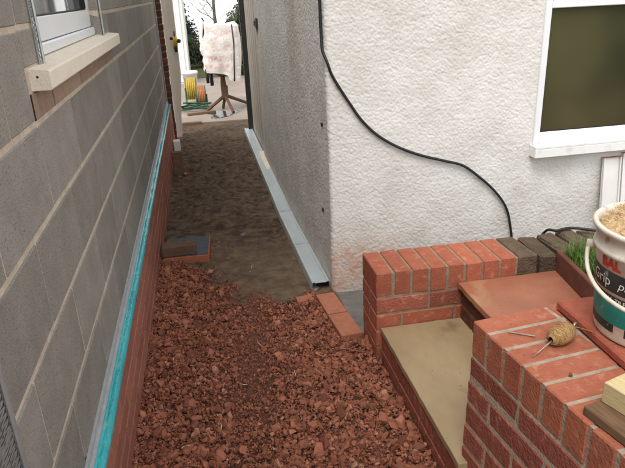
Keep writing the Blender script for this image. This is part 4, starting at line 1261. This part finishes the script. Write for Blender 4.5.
# foliage
def leaf_cloud(blobs, n, size, seed, core=.0):
    r = np.random.RandomState(seed)
    blobs = np.array(blobs, float); vol = blobs[:, 3] * blobs[:, 4] * blobs[:, 5]
    idx = r.choice(len(blobs), n, p=vol / vol.sum())
    d = r.normal(size=(n, 3)); d /= np.linalg.norm(d, axis=1)[:, None]
    rad_ = r.rand(n) ** .45
    c = blobs[idx, :3] + d * rad_[:, None] * blobs[idx, 3:6] * (1 + .18 * r.normal(size=(n, 1)))
    u = r.normal(size=(n, 3)); u /= np.linalg.norm(u, axis=1)[:, None]
    v = np.cross(u, r.normal(size=(n, 3))); v /= np.linalg.norm(v, axis=1)[:, None]
    s = size * r.uniform(.6, 1.4, (n, 1))
    V = np.stack([c - u * s, c - v * s * .5, c + u * s, c + v * s * .5], 1).reshape(-1, 3)
    return V, np.arange(4 * n).reshape(n, 4)
def plant(name, label, cat, base, blobs, n, size, material, seed, trunk=.08, group='greenery beyond the passage'):
    t = empty(name, base); tag(t, label, cat, group)
    V, F = leaf_cloud(blobs, n, size, seed)
    link('crown', np_mesh('crown', V, F, False), material, t)
    top = max(b[2] for b in blobs)
    mb = MB(); mb.tube([(0, 0, -.05), (.03, 0, top * .5), (0, .03, top)], [trunk, trunk * .7, trunk * .3], 8)
    r = random.Random(seed)
    for b in blobs:
        mb.tube([(0, 0, b[2] * .45), (b[0] * .6, b[1] * .6, b[2] * .8), (b[0], b[1], b[2])], [trunk * .4, trunk * .3, trunk * .15], 5)
    mb.build('trunk', M['bark'], t)
def blobs_col(h, r, n, seed, z0=.2):
    q = random.Random(seed); out = []
    for i in range(n):
        f_ = i / (n - 1); rr_ = r * (1.1 - .75 * f_ ** 1.5) * q.uniform(.75, 1.1)
        out.append((q.uniform(-.3, .3) * r, q.uniform(-.3, .3) * r, z0 + f_ * h, rr_, rr_, h / n * 1.1))
    return out
plant('conifer', 'tall dark conifer on the left of the gap at the end of the passage', 'tree', (-.35, 16.5, -.06), blobs_col(1.62, .42, 8, 1), 9000, .035, M['leaf_dark'], 1)
plant('evergreen_tree', 'broad dark evergreen behind the right side of the bag', 'tree', (1.75, 20, -1.35), [(0, 0, 1.2, .9, 1, .9), (-.45, 0, 2.05, .35, .7, .35), (.3, 0, 2.3, .7, .8, .5), (.25, .3, 2.7, .5, .5, .4), (-.1, 0, 2.35, .4, .6, .35)], 16000, .05, M['leaf_mid'], 2)
plant('garden_shrub', 'low green shrub behind the hose reels', 'shrub', (.10, 15.5, -.05), [(0, 0, .35, .42, .4, .32), (.28, 0, .5, .28, .3, .25), (-.35, .1, .45, .3, .3, .3)], 6000, .03, M['leaf_mid'], 3, .03)
plant('garden_shrub', 'dark green shrub below and right of the bag', 'shrub', (1.05, 13.6, -.05), [(0, 0, .25, .45, .4, .3), (-.3, 0, .3, .3, .3, .25), (.35, 0, .4, .35, .3, .3)], 6000, .03, M['leaf_dark'], 4, .03)
plant('garden_hedge', 'long low hedge across the back of the garden', 'hedge', (0, 17.3, -.1), [(x * .9 - 7, 0, .12 + .08 * math.sin(x * 2.3), .7, .4, .28) for x in range(17)], 16000, .06, M['leaf_mid'], 6, .04)
# bare tree
t = empty('bare_tree', (.75, 21.5, -2.0)); tag(t, 'leafless pale tree rising behind the bag', 'tree', 'greenery beyond the passage')
mb = MB(); tw_ = MB(); rs = random.Random(15)
mb.tube([(0, 0, 0), (.03, 0, 1.0), (-.04, 0, 2.4), (-.02, .05, 5.2)], [.10, .075, .055, .03], 8)
def grow(p, d, L, r_, dep):
    pts = [p]
    for k in range(4):
        d = (d + Vector((rs.gauss(0, .18), rs.gauss(0, .18), rs.gauss(.05, .12)))).normalized(); pts.append(pts[-1] + d * L / 4)
    (mb if dep < 2 else tw_).tube(pts, [r_, r_ * .85, r_ * .7, r_ * .55, r_ * .4], 5 if dep < 2 else 3, cap=False)
    if dep < 4:
        for k in range(5 if dep < 3 else 4):
            q = pts[rs.choice([1, 2, 3, 4])]
            dd = (d + Vector((rs.gauss(0, .8), rs.gauss(0, .6), rs.gauss(.1, .5)))).normalized()
            grow(q, dd, L * rs.uniform(.5, .75), r_ * .5, dep + 1)
for k in range(9):
    z = 2.2 + k * .27; a = rs.uniform(0, 6.28)
    grow(Vector((0, 0, z)), Vector((math.cos(a), math.sin(a) * .6, .6)).normalized(), rs.uniform(.9, 1.6), .016, 0)
mb.build('trunk', M['bark'], t); tw_.build('twigs', M['bark'], t)
